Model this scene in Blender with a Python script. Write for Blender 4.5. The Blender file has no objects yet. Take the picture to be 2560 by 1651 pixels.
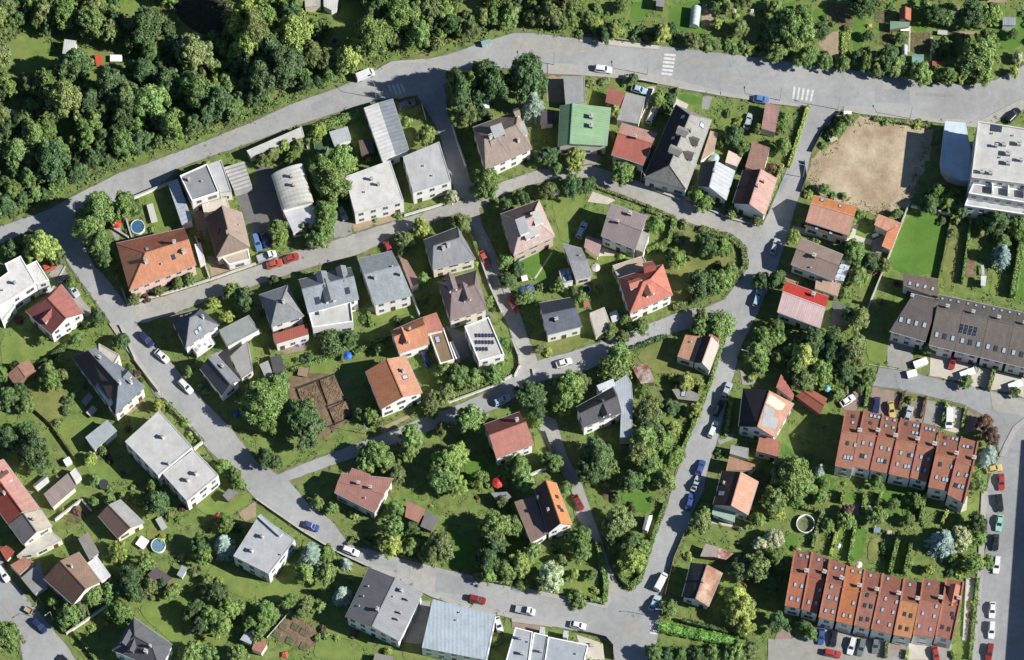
import bpy, math, random
from mathutils import Vector, Matrix
from mathutils.geometry import intersect_ray_tri
random.seed(7)
R = math.radians
sc = bpy.context.scene
col = sc.collection

# ------------------------------------------------------------------ camera
# survey aircraft south of the quarter, looking straight down through a shifted lens
S = 0.1                                   # metres on the ground per photograph pixel
CAMH = 900.0
CAM = Vector((0.0, -378.0, CAMH))
cd = bpy.data.cameras.new('camera'); cam = bpy.data.objects.new('camera', cd); col.objects.link(cam)
cam.location = CAM
cd.sensor_width = 36; cd.sensor_fit = 'HORIZONTAL'
cd.lens = 36 * CAMH / (2560 * S)
cd.shift_y = 378.0 / (2560 * S)
cd.clip_start = 1; cd.clip_end = 4000
sc.camera = cam
# ------------------------------------------------------------------ light
SUN_DIR = Vector((1.36, -0.26, 1.0)).normalized()      # towards the sun: low in the east
w = bpy.data.worlds.new('World'); sc.world = w; w.use_nodes = True
nt = w.node_tree; nt.nodes.clear()
sky = nt.nodes.new('ShaderNodeTexSky'); sky.sky_type = 'NISHITA'; sky.sun_disc = False
el = math.asin(SUN_DIR.z); az = math.atan2(SUN_DIR.x, SUN_DIR.y)
sky.sun_elevation = el; sky.sun_rotation = az; sky.altitude = 300; sky.air_density = 0.95; sky.dust_density = 0.3; sky.ozone_density = 4.5   # very clear morning air
bg = nt.nodes.new('ShaderNodeBackground'); bg.inputs['Strength'].default_value = 0.062
out = nt.nodes.new('ShaderNodeOutputWorld')
nt.links.new(sky.outputs[0], bg.inputs[0]); nt.links.new(bg.outputs[0], out.inputs[0])
sl = bpy.data.lights.new('sun', 'SUN'); sun = bpy.data.objects.new('sun', sl); col.objects.link(sun)
sl.energy = 5.0; sl.angle = R(0.5); sl.color = (1.0, 0.97, 0.91)
sun.rotation_euler = SUN_DIR.to_track_quat('Z', 'Y').to_euler(); sun.location = (120, -10, 100)
vs = sc.view_settings
vs.view_transform = 'Standard'; vs.look = 'None'; vs.exposure = 0.86; vs.gamma = 1; vs.use_curve_mapping = False
sc.cycles.max_bounces = 5; sc.cycles.diffuse_bounces = 3; sc.cycles.glossy_bounces = 2
sc.cycles.transparent_max_bounces = 4
sc.cycles.use_denoising = True

# ------------------------------------------------------------------ coordinates
# tile 'rc' = zoomed part of the photograph the points were read from; '0' = photograph pixels
TY = (0, 0, 400, 810, 1230)
def src(t, x, y):
    if t == '0': return x, y
    if t == 'D': return x * 2560 / 2388, y * 2560 / 2388
    return (int(t[1]) - 1) * 640 + x / 3.667, TY[int(t[0])] + y / 3.667
def W(t, x, y, z=0.0):
    px, py = src(t, x, y)
    g = Vector(((px - 1280) * S, (825.5 - py) * S, 0))
    return g + (CAM - g) * (z / CAMH)
def pts(t, a, z=0.0):
    return [W(t, a[i], a[i + 1], z) for i in range(0, len(a), 2)]
def inside(p, poly):
    c = False; n = len(poly); j = n - 1
    for i in range(n):
        a, b = poly[i], poly[j]
        if (a[1] > p[1]) != (b[1] > p[1]) and p[0] < (b[0] - a[0]) * (p[1] - a[1]) / (b[1] - a[1]) + a[0]: c = not c
        j = i
    return c
def ccw(p):
    a = sum(p[i].x * p[(i + 1) % len(p)].y - p[(i + 1) % len(p)].x * p[i].y for i in range(len(p)))
    return p if a > 0 else list(reversed(p))
def segdist(p, a, b):
    ax, ay, bx, by = a[0], a[1], b[0], b[1]
    dx, dy = bx - ax, by - ay; L = dx * dx + dy * dy or 1e-9
    t = max(0, min(1, ((p[0] - ax) * dx + (p[1] - ay) * dy) / L))
    return math.hypot(p[0] - ax - t * dx, p[1] - ay - t * dy)

# ------------------------------------------------------------------ materials
K = 1.9
def lin(c): return tuple(((v / 255 + 0.055) / 1.055) ** 2.4 if v > 10 else v / 3294 for v in c)
def alb(c, k=K, ds=.12):
    v = lin(c); y = .25 * v[0] + .6 * v[1] + .15 * v[2]
    return tuple(min(0.8, (q * (1 - ds) + y * ds) / k) for q in v)
MATS = {}
def mat(name, base, rough=0.8, var=0.25, scale=0.5, kind='', metal=0.0, base2=None, bump=0.0, spec=0.3):
    if name in MATS: return MATS[name]
    m = bpy.data.materials.new(name); m.use_nodes = True; MATS[name] = m
    n = m.node_tree.nodes; l = m.node_tree.links
    b = n['Principled BSDF']
    b.inputs['Roughness'].default_value = rough; b.inputs['Metallic'].default_value = metal
    b.inputs['Specular IOR Level'].default_value = spec
    tc = n.new('ShaderNodeTexCoord')
    geo = n.new('ShaderNodeNewGeometry')
    oi = n.new('ShaderNodeObjectInfo')
    def noise(sc_, det=4, vec=None, rough_=0.6):
        t = n.new('ShaderNodeTexNoise'); t.inputs['Scale'].default_value = sc_; t.inputs['Detail'].default_value = det
        t.inputs['Roughness'].default_value = rough_
        l.new(vec or geo.outputs['Position'], t.inputs['Vector']); return t.outputs['Fac']
    def ramp(f, a, c, p0=0.3, p1=0.7):
        r = n.new('ShaderNodeMapRange'); r.inputs[1].default_value = p0; r.inputs[2].default_value = p1
        r.inputs[3].default_value = a; r.inputs[4].default_value = c; l.new(f, r.inputs[0]); return r.outputs[0]
    def mul(cs, f):
        x = n.new('ShaderNodeVectorMath'); x.operation = 'SCALE'
        l.new(cs, x.inputs[0]); l.new(f, x.inputs['Scale']); return x.outputs[0]
    def mix(f, a, c):
        x = n.new('ShaderNodeMix'); x.data_type = 'RGBA'
        l.new(f, x.inputs[0])
        for s_, i in ((a, 6), (c, 7)):
            if isinstance(s_, tuple): x.inputs[i].default_value = (*s_, 1)
            else: l.new(s_, x.inputs[i])
        return x.outputs[2]
    if kind == 'objcol':
        c = oi.outputs['Color']
    else:
        rgb = n.new('ShaderNodeRGB'); rgb.outputs[0].default_value = (*base, 1); c = rgb.outputs[0]
    if base2: c = mix(ramp(noise(scale * 0.45, 5), 0, 1, 0.38, 0.62), c, base2)
    if var:
        c = mul(c, ramp(noise(scale, 5), 1 - var, 1 + var))
        c = mul(c, ramp(noise(scale * 6, 3), 1 - var * 0.55, 1 + var * 0.55))
    h = None
    if kind in ('tile', 'rib', 'seam', 'flat'):
        uv = n.new('ShaderNodeUVMap'); uv.uv_map = 'UVMap'
        if kind == 'tile':
            br = n.new('ShaderNodeTexBrick'); l.new(uv.outputs[0], br.inputs['Vector'])
            br.inputs['Scale'].default_value = 1.0; br.inputs['Brick Width'].default_value = 0.42; br.inputs['Row Height'].default_value = 0.38
            br.inputs['Mortar Size'].default_value = 0.035; br.inputs['Color1'].default_value = (1.1,) * 3 + (1,); br.inputs['Color2'].default_value = (0.92,) * 3 + (1,)
            br.inputs['Mortar'].default_value = (0.7,) * 3 + (1,)
            x = n.new('ShaderNodeVectorMath'); x.operation = 'MULTIPLY'; l.new(c, x.inputs[0]); l.new(br.outputs[0], x.inputs[1]); c = x.outputs[0]
            h = br.outputs['Fac']
        elif kind in ('rib', 'seam'):
            wv = n.new('ShaderNodeTexWave'); l.new(uv.outputs[0], wv.inputs['Vector']); wv.bands_direction = 'X'
            wv.inputs['Scale'].default_value = 0.55 if kind == 'rib' else 0.32; wv.inputs['Distortion'].default_value = 0.6
            c = mul(c, ramp(wv.outputs['Fac'], 0.9, 1.08, 0, 1))
        # streaks that run down the slope
        mp = n.new('ShaderNodeMapping'); mp.inputs['Scale'].default_value = (1.4, 0.12, 1); l.new(uv.outputs[0], mp.inputs[0])
        k_ = 0.13 if kind == 'tile' else (0.05 if kind == 'flat' else 0.09)
        c = mul(c, ramp(noise(1.0, 5, mp.outputs[0]), 1 - k_, 1 + k_, 0.3, 0.7))
        if kind == 'flat':
            c = mul(c, ramp(noise(0.22, 6, uv.outputs[0], 0.75), 0.92, 1.07, 0.35, 0.65))
    if kind == 'asphalt':
        c = mul(c, ramp(noise(0.05, 5), 0.87, 1.11, 0.35, 0.65)); c = mul(c, ramp(noise(0.9, 6, None, 0.75), 0.94, 1.04, 0.35, 0.6))
        v = n.new('ShaderNodeTexVoronoi'); v.feature = 'DISTANCE_TO_EDGE'; v.inputs['Scale'].default_value = 0.11
        nz = n.new('ShaderNodeTexNoise'); nz.inputs['Scale'].default_value = 0.6; l.new(geo.outputs['Position'], nz.inputs['Vector'])
        ad = n.new('ShaderNodeVectorMath'); ad.operation = 'MULTIPLY_ADD'; l.new(nz.outputs['Color'], ad.inputs[0]); ad.inputs[1].default_value = (3, 3, 0); l.new(geo.outputs['Position'], ad.inputs[2])
        l.new(ad.outputs[0], v.inputs['Vector'])
        c = mul(c, ramp(v.outputs['Distance'], 0.86, 1.0, 0.0, 0.012))
    if kind == 'leaf':
        c0 = oi.outputs['Color']
        a = ramp(noise(1.1, 4), 0.5, 1.55, 0.36, 0.64)
        c = mul(mul(c0, a), ramp(oi.outputs['Random'], 0.85, 1.15, 0, 1))
        tr = n.new('ShaderNodeBsdfTranslucent'); l.new(c, tr.inputs[0])
        ms = n.new('ShaderNodeMixShader'); ms.inputs[0].default_value = 0.15
        l.new(b.outputs[0], ms.inputs[1]); l.new(tr.outputs[0], ms.inputs[2])
        l.new(ms.outputs[0], n['Material Output'].inputs['Surface'])
    if bump:
        bm = n.new('ShaderNodeBump'); bm.inputs['Strength'].default_value = bump; bm.inputs['Distance'].default_value = 0.15
        l.new(noise(scale * 8, 4), bm.inputs['Height']); l.new(bm.outputs[0], b.inputs['Normal'])
    l.new(c, b.inputs['Base Color'])
    return m
def colmat(prefix, c, **k):
    return mat(prefix + '_%d_%d_%d' % tuple(c), alb(c), **k)
def tile(*c): return mat('roof_tiles_%d_%d_%d' % c, alb(c, 1.68, .14), kind='tile', var=0.11, scale=0.6, rough=0.85)
def rib(*c): return colmat('ribbed_sheet', c, kind='rib', var=0.12, scale=0.4, rough=0.6)
def seam(*c): return colmat('seam_sheet', c, kind='seam', var=0.14, scale=0.4, rough=0.7)
def flat(*c): return mat('flat_roofing_%d_%d_%d' % c, alb(c, 1.72), kind='flat', var=0.12, scale=0.5, rough=0.9)
def plas(*c): return mat('plaster_%d_%d_%d' % c, alb(c, 1.25), var=0.10, scale=0.5, rough=0.9)
def paint(*c): return colmat('paint', c, var=0.05, scale=1.0, rough=0.5)
WHITE = mat('white_paint', (0.72, 0.71, 0.68), var=0.06, rough=0.6)
GLASS = mat('window_glass', (0.07, 0.085, 0.10), var=0, rough=0.08, spec=0.8)
SKYGL = mat('skylight_glass', (0.30, 0.36, 0.42), var=0.05, rough=0.12, spec=0.9)
SKYDK = mat('dark_skylight_glass', (0.035, 0.045, 0.06), var=0.05, rough=0.12, spec=0.9)
DARK = mat('dark_metal', (0.04, 0.04, 0.045), var=0.1, rough=0.5)
ZINC = mat('zinc', (0.27, 0.28, 0.29), var=0.12, rough=0.5, spec=0.5)
WOOD = mat('weathered_wood', (0.16, 0.11, 0.07), var=0.25, scale=1.5, rough=0.9)
BRICK = mat('chimney_brick', (0.26, 0.13, 0.09), var=0.25, scale=4, rough=0.95)
CONC = mat('concrete', (0.33, 0.32, 0.30), var=0.15, scale=0.6, rough=0.95)
LEAF = mat('leaves', (0.06, 0.1, 0.03), kind='leaf', rough=0.65, var=0, spec=0.25)
BARK = mat('bark', (0.10, 0.075, 0.055), var=0.3, scale=3, rough=0.95)
CARP = mat('car_paint', (0.5, 0.5, 0.5), kind='objcol', var=0.04, rough=0.22, spec=0.6)
CARG = mat('car_glass', (0.02, 0.025, 0.03), var=0, rough=0.06, spec=0.9)
RUB = mat('rubber', (0.025, 0.025, 0.025), var=0.1, rough=0.9)
LAMPR = mat('red_lens', (0.35, 0.02, 0.02), var=0, rough=0.2)
LAMPW = mat('clear_lens', (0.7, 0.72, 0.72), var=0, rough=0.15)
LINE = mat('road_paint', (0.46, 0.455, 0.43), var=0.22, scale=1.5, rough=0.8)
WATER = mat('pool_water', alb((120, 165, 190)), var=0.1, rough=0.05, spec=0.6)
SOLAR = mat('solar_cells', (0.02, 0.025, 0.05), var=0.1, rough=0.15, spec=0.8)

# ------------------------------------------------------------------ mesh helper
OFF = {}                                   # world offset of a root's local frame
class MB:
    def __init__(s): s.v = []; s.f = []; s.m = []; s.uv = []
    def poly(s, p, m=0, uv=None):
        i = len(s.v); s.v += [tuple(q) for q in p]; s.f.append(tuple(range(i, i + len(p)))); s.m.append(m)
        s.uv += uv or [(q[0], q[1]) for q in p]
    def prism(s, p, z0, z1, m=0, bottom=False):
        p = ccw([Vector(q) for q in p]); n = len(p)
        s.poly([(q.x, q.y, z1) for q in p], m)
        if bottom: s.poly([(q.x, q.y, z0) for q in reversed(p)], m)
        for i in range(n):
            a, b = p[i], p[(i + 1) % n]
            s.poly([(a.x, a.y, z0), (b.x, b.y, z0), (b.x, b.y, z1), (a.x, a.y, z1)], m)
    def box(s, c, h, m=0, M=None):
        cs = [Vector((x * h[0], y * h[1], z * h[2])) for z in (-1, 1) for y in (-1, 1) for x in (-1, 1)]
        if M: cs = [M @ q for q in cs]
        cs = [q + Vector(c) for q in cs]
        for f in ((0, 2, 3, 1), (4, 5, 7, 6), (0, 1, 5, 4), (2, 6, 7, 3), (0, 4, 6, 2), (1, 3, 7, 5)): s.poly([cs[i] for i in f], m)
    def bar(s, a, b, w, h, m=0):
        a, b = Vector(a), Vector(b); d = b - a; L = d.length
        if L < 1e-4: return
        x = d / L; y = Vector((0, 0, 1)).cross(x)
        if y.length < 1e-3: y = Vector((0, 1, 0))
        y.normalize(); z = x.cross(y)
        s.box((a + b) / 2, (L / 2, w / 2, h / 2), m, Matrix((x, y, z)).transposed())
    def cone(s, a, b, r0, r1, n=8, m=0, caps=True):
        a, b = Vector(a), Vector(b); z = (b - a).normalized(); x = z.orthogonal().normalized(); y = z.cross(x)
        P = [x * math.cos(2 * math.pi * i / n) + y * math.sin(2 * math.pi * i / n) for i in range(n)]
        for i in range(n):
            p, q = P[i], P[(i + 1) % n]
            if r1 > 1e-4: s.poly([a + p * r0, a + q * r0, b + q * r1, b + p * r1], m)
            else: s.poly([a + p * r0, a + q * r0, b], m)
        if caps:
            if r1 > 1e-4: s.poly([b + p * r1 for p in P], m)
            s.poly([a + p * r0 for p in reversed(P)], m)
    def mesh(s, name, mats, off=None, smooth=False):
        me = bpy.data.meshes.new(name)
        o = off or Vector((0, 0, 0))
        me.from_pydata([(x - o[0], y - o[1], z - o[2]) for x, y, z in s.v], [], s.f)
        for m in (mats if isinstance(mats, (list, tuple)) else [mats]): me.materials.append(m)
        me.polygons.foreach_set('material_index', s.m)
        u = me.uv_layers.new(name='UVMap'); u.data.foreach_set('uv', [c for q in s.uv for c in q[:2]])
        if smooth: me.polygons.foreach_set('use_smooth', [True] * len(s.f))
        me.update(); return me
    def build(s, name, mats, parent=None, smooth=False):
        off = OFF.get(parent.name) if parent else None
        o = bpy.data.objects.new(name, s.mesh(name, mats, off, smooth)); col.objects.link(o)
        if parent: o.parent = parent; OFF[o.name] = off
        else: OFF[o.name] = Vector((0, 0, 0))
        return o
def root(name, loc, rz=0.0):
    o = bpy.data.objects.new(name, None); col.objects.link(o); o.empty_display_size = 0.5
    o.location = loc; o.rotation_euler = (0, 0, rz); OFF[o.name] = Vector(loc); return o
def inst(name, me, parent, M):
    """shared mesh placed at world matrix M under a parent that is only translated"""
    o = bpy.data.objects.new(name, me); col.objects.link(o); o.parent = parent
    off = OFF[parent.name]; o.matrix_basis = Matrix.Translation(-off) @ M
    OFF[o.name] = off; return o
def child(name, me, parent):
    o = bpy.data.objects.new(name, me); col.objects.link(o); o.parent = parent; OFF[o.name] = Vector((0, 0, 0)); return o
THINGS = []                                # (object, plan position)
LAND = []                                  # named landmarks for the descriptions
def tag(o, label, cat, group=None):
    o['label'] = label; o['category'] = cat
    if group: o['group'] = group
def struct(o, kind='structure'): o['kind'] = kind; return o
AUTO = []                                  # things whose description is composed at the end
def auto(o, look, cat, pos, group=None): AUTO.append((o, look, cat, (pos[0], pos[1]), group))
# ================================================================== the ground
GRASS = mat('rough_grass', alb((124, 150, 74), K, .0), base2=alb((136, 146, 84), K, .0), var=0.28, scale=0.5, rough=0.95, bump=0.6)
g = MB(); g.poly([(-700, -700, 0), (700, -700, 0), (700, 700, 0), (-700, 700, 0)])
struct(g.build('ground', GRASS))
LAWN = {'l': mat('lawn_grass', alb((128, 152, 74), K, .0), base2=alb((142, 156, 84), K, .0), var=0.16, scale=0.35, rough=0.95),
        'g': mat('fresh_grass', alb((96, 140, 52), K, .02), base2=alb((108, 146, 58), K, .02), var=0.14, scale=0.3, rough=0.95),
        'y': mat('dry_grass', alb((150, 152, 88), K, .02), base2=alb((128, 138, 72), K, .02), var=0.18, scale=0.4, rough=0.95),
        's': mat('sandy_soil', alb((218, 198, 168), K, .02), base2=alb((186, 162, 132), K, .02), var=0.2, scale=0.28, rough=0.95, bump=0.5),
        'd': mat('garden_soil', alb((160, 136, 108), K, .02), base2=alb((130, 110, 86), K, .02), var=0.25, scale=0.9, rough=0.98, bump=0.8),
        'b': mat('vegetable_bed', alb((150, 128, 98), K, .02), base2=alb((104, 112, 62), K, .02), var=0.3, scale=2.2, rough=0.98, bump=0.8),
        'p': mat('grey_paving', alb((176, 172, 164), K, .02), var=0.14, scale=0.5, rough=0.9),
        'w': mat('pale_paving', alb((222, 214, 198), K, .02), var=0.10, scale=0.6, rough=0.9),
        'r': mat('pinkish_paving', alb((172, 150, 136), K, .02), var=0.14, scale=0.6, rough=0.9),
        'm': mat('dark_mulch', alb((78, 72, 58), K, .02), var=0.3, scale=0.8, rough=0.98, bump=0.8),  # soil darkened so its colour carries the deep tree shade of the hollow
        't': mat('tan_gravel', alb((186, 164, 136), K, .02), var=0.18, scale=0.9, rough=0.95),
        'k': mat('dark_paving', alb((128, 126, 124), K, .02), var=0.14, scale=0.5, rough=0.9)}
GNAME = dict(l='lawn', g='lawn', y='dry_lawn', s='sandy_plot', d='soil_bed', m='dark_hollow', b='vegetable_bed', p='paving', w='terrace_paving', r='driveway', t='gravel', k='yard')
def smoothpoly(P, n=1):
    for _ in range(n):
        Q = []
        for i in range(len(P)):
            a, b = P[i], P[(i + 1) % len(P)]
            Q += [a.lerp(b, 0.22), a.lerp(b, 0.78)]
        P = Q
    return P
def resample(P, d):
    Q = []
    for i in range(len(P)):
        a, b = P[i], P[(i + 1) % len(P)]; n = max(1, int((b - a).length / d))
        Q += [a.lerp(b, k / n) for k in range(n)]
    return Q
GZ = [0.004]
GROUNDS = []
def ground(kind, t, a, sm=1):
    P = pts(t, a)
    if kind in 'prwtkbs': sm = 0
    if sm: P = smoothpoly(P, 2)
    if kind == 's':
        P = [p + Vector((random.uniform(-.5, .5), random.uniform(-.5, .5), 0)) for p in resample(P, 1.2)]
    if kind in 'lgy' and sm:
        P = [p + Vector((random.uniform(-.3, .3), random.uniform(-.3, .3), 0)) for p in P]
    GZ[0] += 0.0009
    m = MB(); m.poly([(p.x, p.y, GZ[0]) for p in ccw(P)])
    o = struct(m.build(GNAME[kind], LAWN[kind]))
    GROUNDS.append((kind, [(p.x, p.y) for p in P])); return o
for k, t, a in [
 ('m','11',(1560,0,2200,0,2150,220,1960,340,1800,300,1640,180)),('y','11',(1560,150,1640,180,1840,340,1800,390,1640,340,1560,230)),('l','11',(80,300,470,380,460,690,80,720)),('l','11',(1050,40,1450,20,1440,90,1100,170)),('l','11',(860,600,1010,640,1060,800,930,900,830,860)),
 ('l','12',(780,60,960,0,1130,150,950,230,1060,430,700,520,640,330)),('y','12',(1900,0,2060,0,2050,160,1900,180)),('y','12',(0,0,110,40,40,400,0,420)),
 ('g','13',(1420,110,1560,20,1750,20,1760,280,1800,340,1470,300)),('t','13',(1740,30,1900,60,1860,240,1740,250)),('g','13',(1080,20,1230,10,1290,140,1100,200)),
 ('y','13',(740,705,1020,705,1090,800,860,800,700,780)),('t','13',(310,680,470,700,480,950,320,930)),('g','13',(1510,850,1770,900,1740,980,1500,905)),
 ('l','13',(1930,970,2120,1000,2060,1180,1910,1190)),('w','13',(1240,800,1320,790,1190,1120,1160,1110)),('y','13',(690,840,860,940,690,960)),
 ('p','13',(1750,880,1840,890,1800,1010,1740,1000)),('p','13',(680,1320,860,1340,760,1540,640,1540)),('w','13',(1500,900,1620,960,1600,1000,1470,990)),
 ('g','14',(0,60,260,0,250,180,60,190)),('g','14',(400,110,540,20,530,190,440,200)),('b','14',(540,20,795,45,775,255,540,195)),('g','14',(795,60,890,110,870,470,780,470)),
 ('t','14',(450,395,600,290,645,290,645,530,560,510)),('b','14',(975,105,1090,105,1070,225,970,200)),('b','14',(1030,290,1140,300,1115,425,1020,410)),
 ('b','14',(1310,300,1485,300,1485,480,1310,480)),('w','14',(1300,60,1318,60,1300,480,1285,480)),('w','14',(1490,340,1512,340,1500,560,1480,560)),
 ('d','14',(1820,205,2040,220,2040,245,1820,240)),('g','14',(1320,60,1450,240,1460,290,1320,280)),('t','14',(1660,290,1930,290,1930,315,1660,310)),('g','14',(2060,240,2347,100,2347,420,2150,480,2080,300)),
 ('g','14',(680,290,775,290,740,520,690,520)),('t','14',(2000,0,2200,0,2190,25,2010,25)),('r','14',(1700,70,1760,70,1720,230,1690,220)),
 ('s','0',(2096,352,2112,322,2150,292,2290,302,2338,325,2320,400,2298,446,2264,524,2180,536,2060,494,2012,452,2028,400,2066,366)),
 ('l','21',(1285,350,1480,250,1610,600,1430,640)),('r','21',(1750,400,1900,390,1890,700,1810,700)),('p','21',(1010,640,1110,600,1090,750,1070,750)),
 ('p','21',(440,1040,560,950,760,1290,860,1400,800,1440,640,1300)),('k','21',(2150,290,2347,230,2347,800,2310,700)),('t','21',(1900,880,2280,880,2270,960,1940,1080)),
 ('p','22',(700,490,880,570,880,690,720,740)),('k','22',(0,60,150,60,280,660,60,820,0,800)),('l','22',(1520,390,1640,330,1680,390,1540,420)),('l','22',(990,1340,1330,1320,1390,1420,1010,1540)),
 ('w','22',(1010,1360,1290,1330,1300,1360,1120,1430)),('t','22',(870,560,1340,470,1350,530,900,660)),('g','22',(2090,1240,2170,1290,2110,1320)),
 ('l','23',(380,300,740,290,640,430,550,560,545,760,440,750,380,450)),('y','23',(1500,560,2000,720,2130,860,2120,1020,2000,1180,1480,1380,1440,1100,1240,900,1450,810)),
 ('g','23',(30,920,360,820,420,1010,340,1100,250,1120,90,1010)),('w','23',(740,290,950,370,880,410,690,385)),('l','23',(720,910,980,860,960,910,840,950)),('w','23',(800,790,990,860,1130,870,700,890)),
 ('w','23',(205,1085,220,1090,375,850,360,845)),
 ('g','24',(1300,455,1660,535,1570,1085,1050,1025)),('y','24',(1690,520,1830,540,1745,1150,1575,1160)),('y','24',(1890,600,2045,680,2030,800,1865,780)),
 ('d','24',(1830,900,1920,920,1900,1080,1800,1090)),('l','24',(2060,1000,2140,1010,2080,1290,2020,1240)),('g','24',(2300,980,2347,900,2347,1310,2230,1290)),
 ('w','24',(210,605,740,720,800,580,830,590,800,690,960,740,940,785,800,745,750,780,200,655)),('l','24',(810,620,950,660,920,720,810,690)),('l','24',(840,760,950,790,900,890,830,850)),
 ('k','24',(600,1300,790,1360,700,1540,560,1500)),('p','24',(960,740,1070,690,1060,850,950,860)),('t','24',(80,1000,300,1080,300,1130,170,1110)),
 ('l','31',(0,170,130,60,650,130,330,340,200,330,20,400)),('y','31',(310,590,620,530,640,850,400,890,300,780)),('l','31',(480,910,1000,830,800,1000,760,1190,690,1210,540,1010)),
 ('l','31',(770,1300,1000,1240,1160,1400,900,1490)),('p','31',(1920,290,2270,150,2330,430,2200,520,2050,350)),('t','31',(1040,880,1320,680,1330,720,1100,900)),
 ('l','32',(310,300,470,250,480,310,310,350)),('r','32',(190,230,440,170,460,240,270,280)),('l','32',(490,360,800,260,720,440,480,510)),('d','32',(280,470,720,440,880,780,880,880,700,1000,560,1090,300,700)),
 ('l','32',(0,1010,130,1000,400,1240,230,1330,60,1300,0,1150)),('g','32',(1930,1215,2125,1250,2110,1480,1900,1400)),('g','32',(600,120,880,90,820,200,640,200)),('p','32',(1740,20,1920,80,1960,300,1880,340)),
 ('t','32',(1130,960,1400,830,1410,860,1160,1000)),
 ('y','33',(1090,270,1540,100,1390,260,1500,360,1740,460,1700,560,1330,480)),('y','33',(190,160,650,80,740,150,350,330,210,300)),('l','33',(1400,870,1560,880,1480,1150,1350,1000)),
 ('l','33',(200,1000,290,1000,350,1200,200,1180)),('p','33',(1880,1060,2030,1000,2020,1060,1900,1110)),('g','33',(1930,780,2010,690,1980,1040,1890,1080)),('p','33',(2090,420,2280,560,2110,560)),
 ('l','34',(790,60,1130,140,1080,370,930,350,900,200)),('g','34',(110,1070,270,1180,90,1230)),('p','34',(1100,130,1330,180,1330,330,1270,430,1090,380)),
 ('w','34',(1490,280,2347,500,2347,690,2010,610,1480,480)),('r','34',(960,570,1200,635,1190,860,900,800)),('r','34',(1280,660,1460,700,1410,910,1220,880)),('p','34',(1460,700,1630,740,1590,950,1420,910)),
 ('w','34',(1640,745,1775,780,1750,1010,1600,970)),('r','34',(1830,790,1950,810,1940,990,1800,1000)),('r','34',(680,620,880,560,880,690,800,800,690,790)),('g','34',(440,1290,600,1390,600,1540,430,1540)),
 ('g','34',(1100,1490,1450,1530,1440,1560,1080,1560)),
 ('l','41',(1210,1060,1500,980,1690,1000,1650,1180,1720,1420,1580,1400)),('l','41',(1850,790,1960,650,2347,780,2347,1010,2050,900)),('l','41',(1790,110,2080,60,2347,0,2347,80,2010,260,1800,170)),
 ('y','41',(1330,330,1550,340,1580,520,1360,480)),('b','41',(560,240,800,110,850,190,700,300)),('l','41',(600,1310,780,1240,690,1400,880,1540,760,1540)),('l','41',(1830,1300,2100,1230,2080,1400,1850,1420)),
 ('t','41',(2180,200,2347,80,2347,230,2250,270)),
 ('l','42',(0,850,110,885,230,760,420,860,230,1010,0,1060)),('l','42',(570,1300,1000,1480,980,1540,520,1540)),('g','42',(1700,340,1850,360,2060,530,1980,740,1690,650)),('y','42',(860,650,1020,700,990,770,850,730)),
 ('d','42',(310,1110,590,1270,520,1470,100,1340)),('l','42',(600,1190,860,1280,1080,1380,1040,1430,640,1290)),('y','42',(1360,1400,1520,1440,1500,1540,1340,1540)),('p','42',(1340,1000,1600,1000,1540,1400,1340,1380)),
 ('l','43',(290,580,700,640,800,1020,250,900)),('y','43',(1640,1100,1800,1150,2150,1270,2140,1360,1640,1190)),('w','43',(590,1310,830,1390,850,1540,650,1540)),('d','43',(820,0,940,0,940,70,850,90)),
 ('g','43',(950,0,1350,0,1250,200,1130,190)),('r','43',(0,1165,260,1230,230,1290,0,1250)),('w','43',(1830,260,2140,330,2130,350,1830,290)),
 ('g','44',(690,0,840,0,800,110,690,100)),('l','44',(590,330,660,320,650,600,560,600)),('g','44',(810,330,910,330,870,620,760,620)),('y','44',(940,430,1040,420,1010,640,900,640)),
 ('g','44',(1040,0,1200,0,1200,250,1060,200)),('y','44',(410,390,470,380,440,530,390,520)),('g','44',(160,380,280,390,260,510,150,500)),('r','44',(680,110,840,120,830,220,740,210)),
 ('p','44',(0,1350,210,1350,440,1230,1040,1330,1700,1400,1660,1640,0,1640)),('r','44',(130,1180,220,1130,210,1350,60,1350)),('r','44',(1120,1370,1290,1370,1270,1450,1110,1450)),('w','44',(1290,1390,1500,1400,1490,1540,1290,1540)),
 ('l','44',(1680,200,1940,60,1930,210,1830,300)),('w','44',(1650,110,1830,40,1820,170,1740,200,1650,150)),('w','44',(1830,790,1900,800,1820,1380,1780,1360)),('l','44',(1690,1360,1860,1380,1860,1540,1680,1540)),
 ('g','44',(1090,520,1180,500,1110,770,1070,740)),('l','44',(230,1170,400,1200,370,1330,240,1330)),('g','44',(1220,90,1350,60,1360,250,1240,260)),
]: ground(k, t, a)

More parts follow.
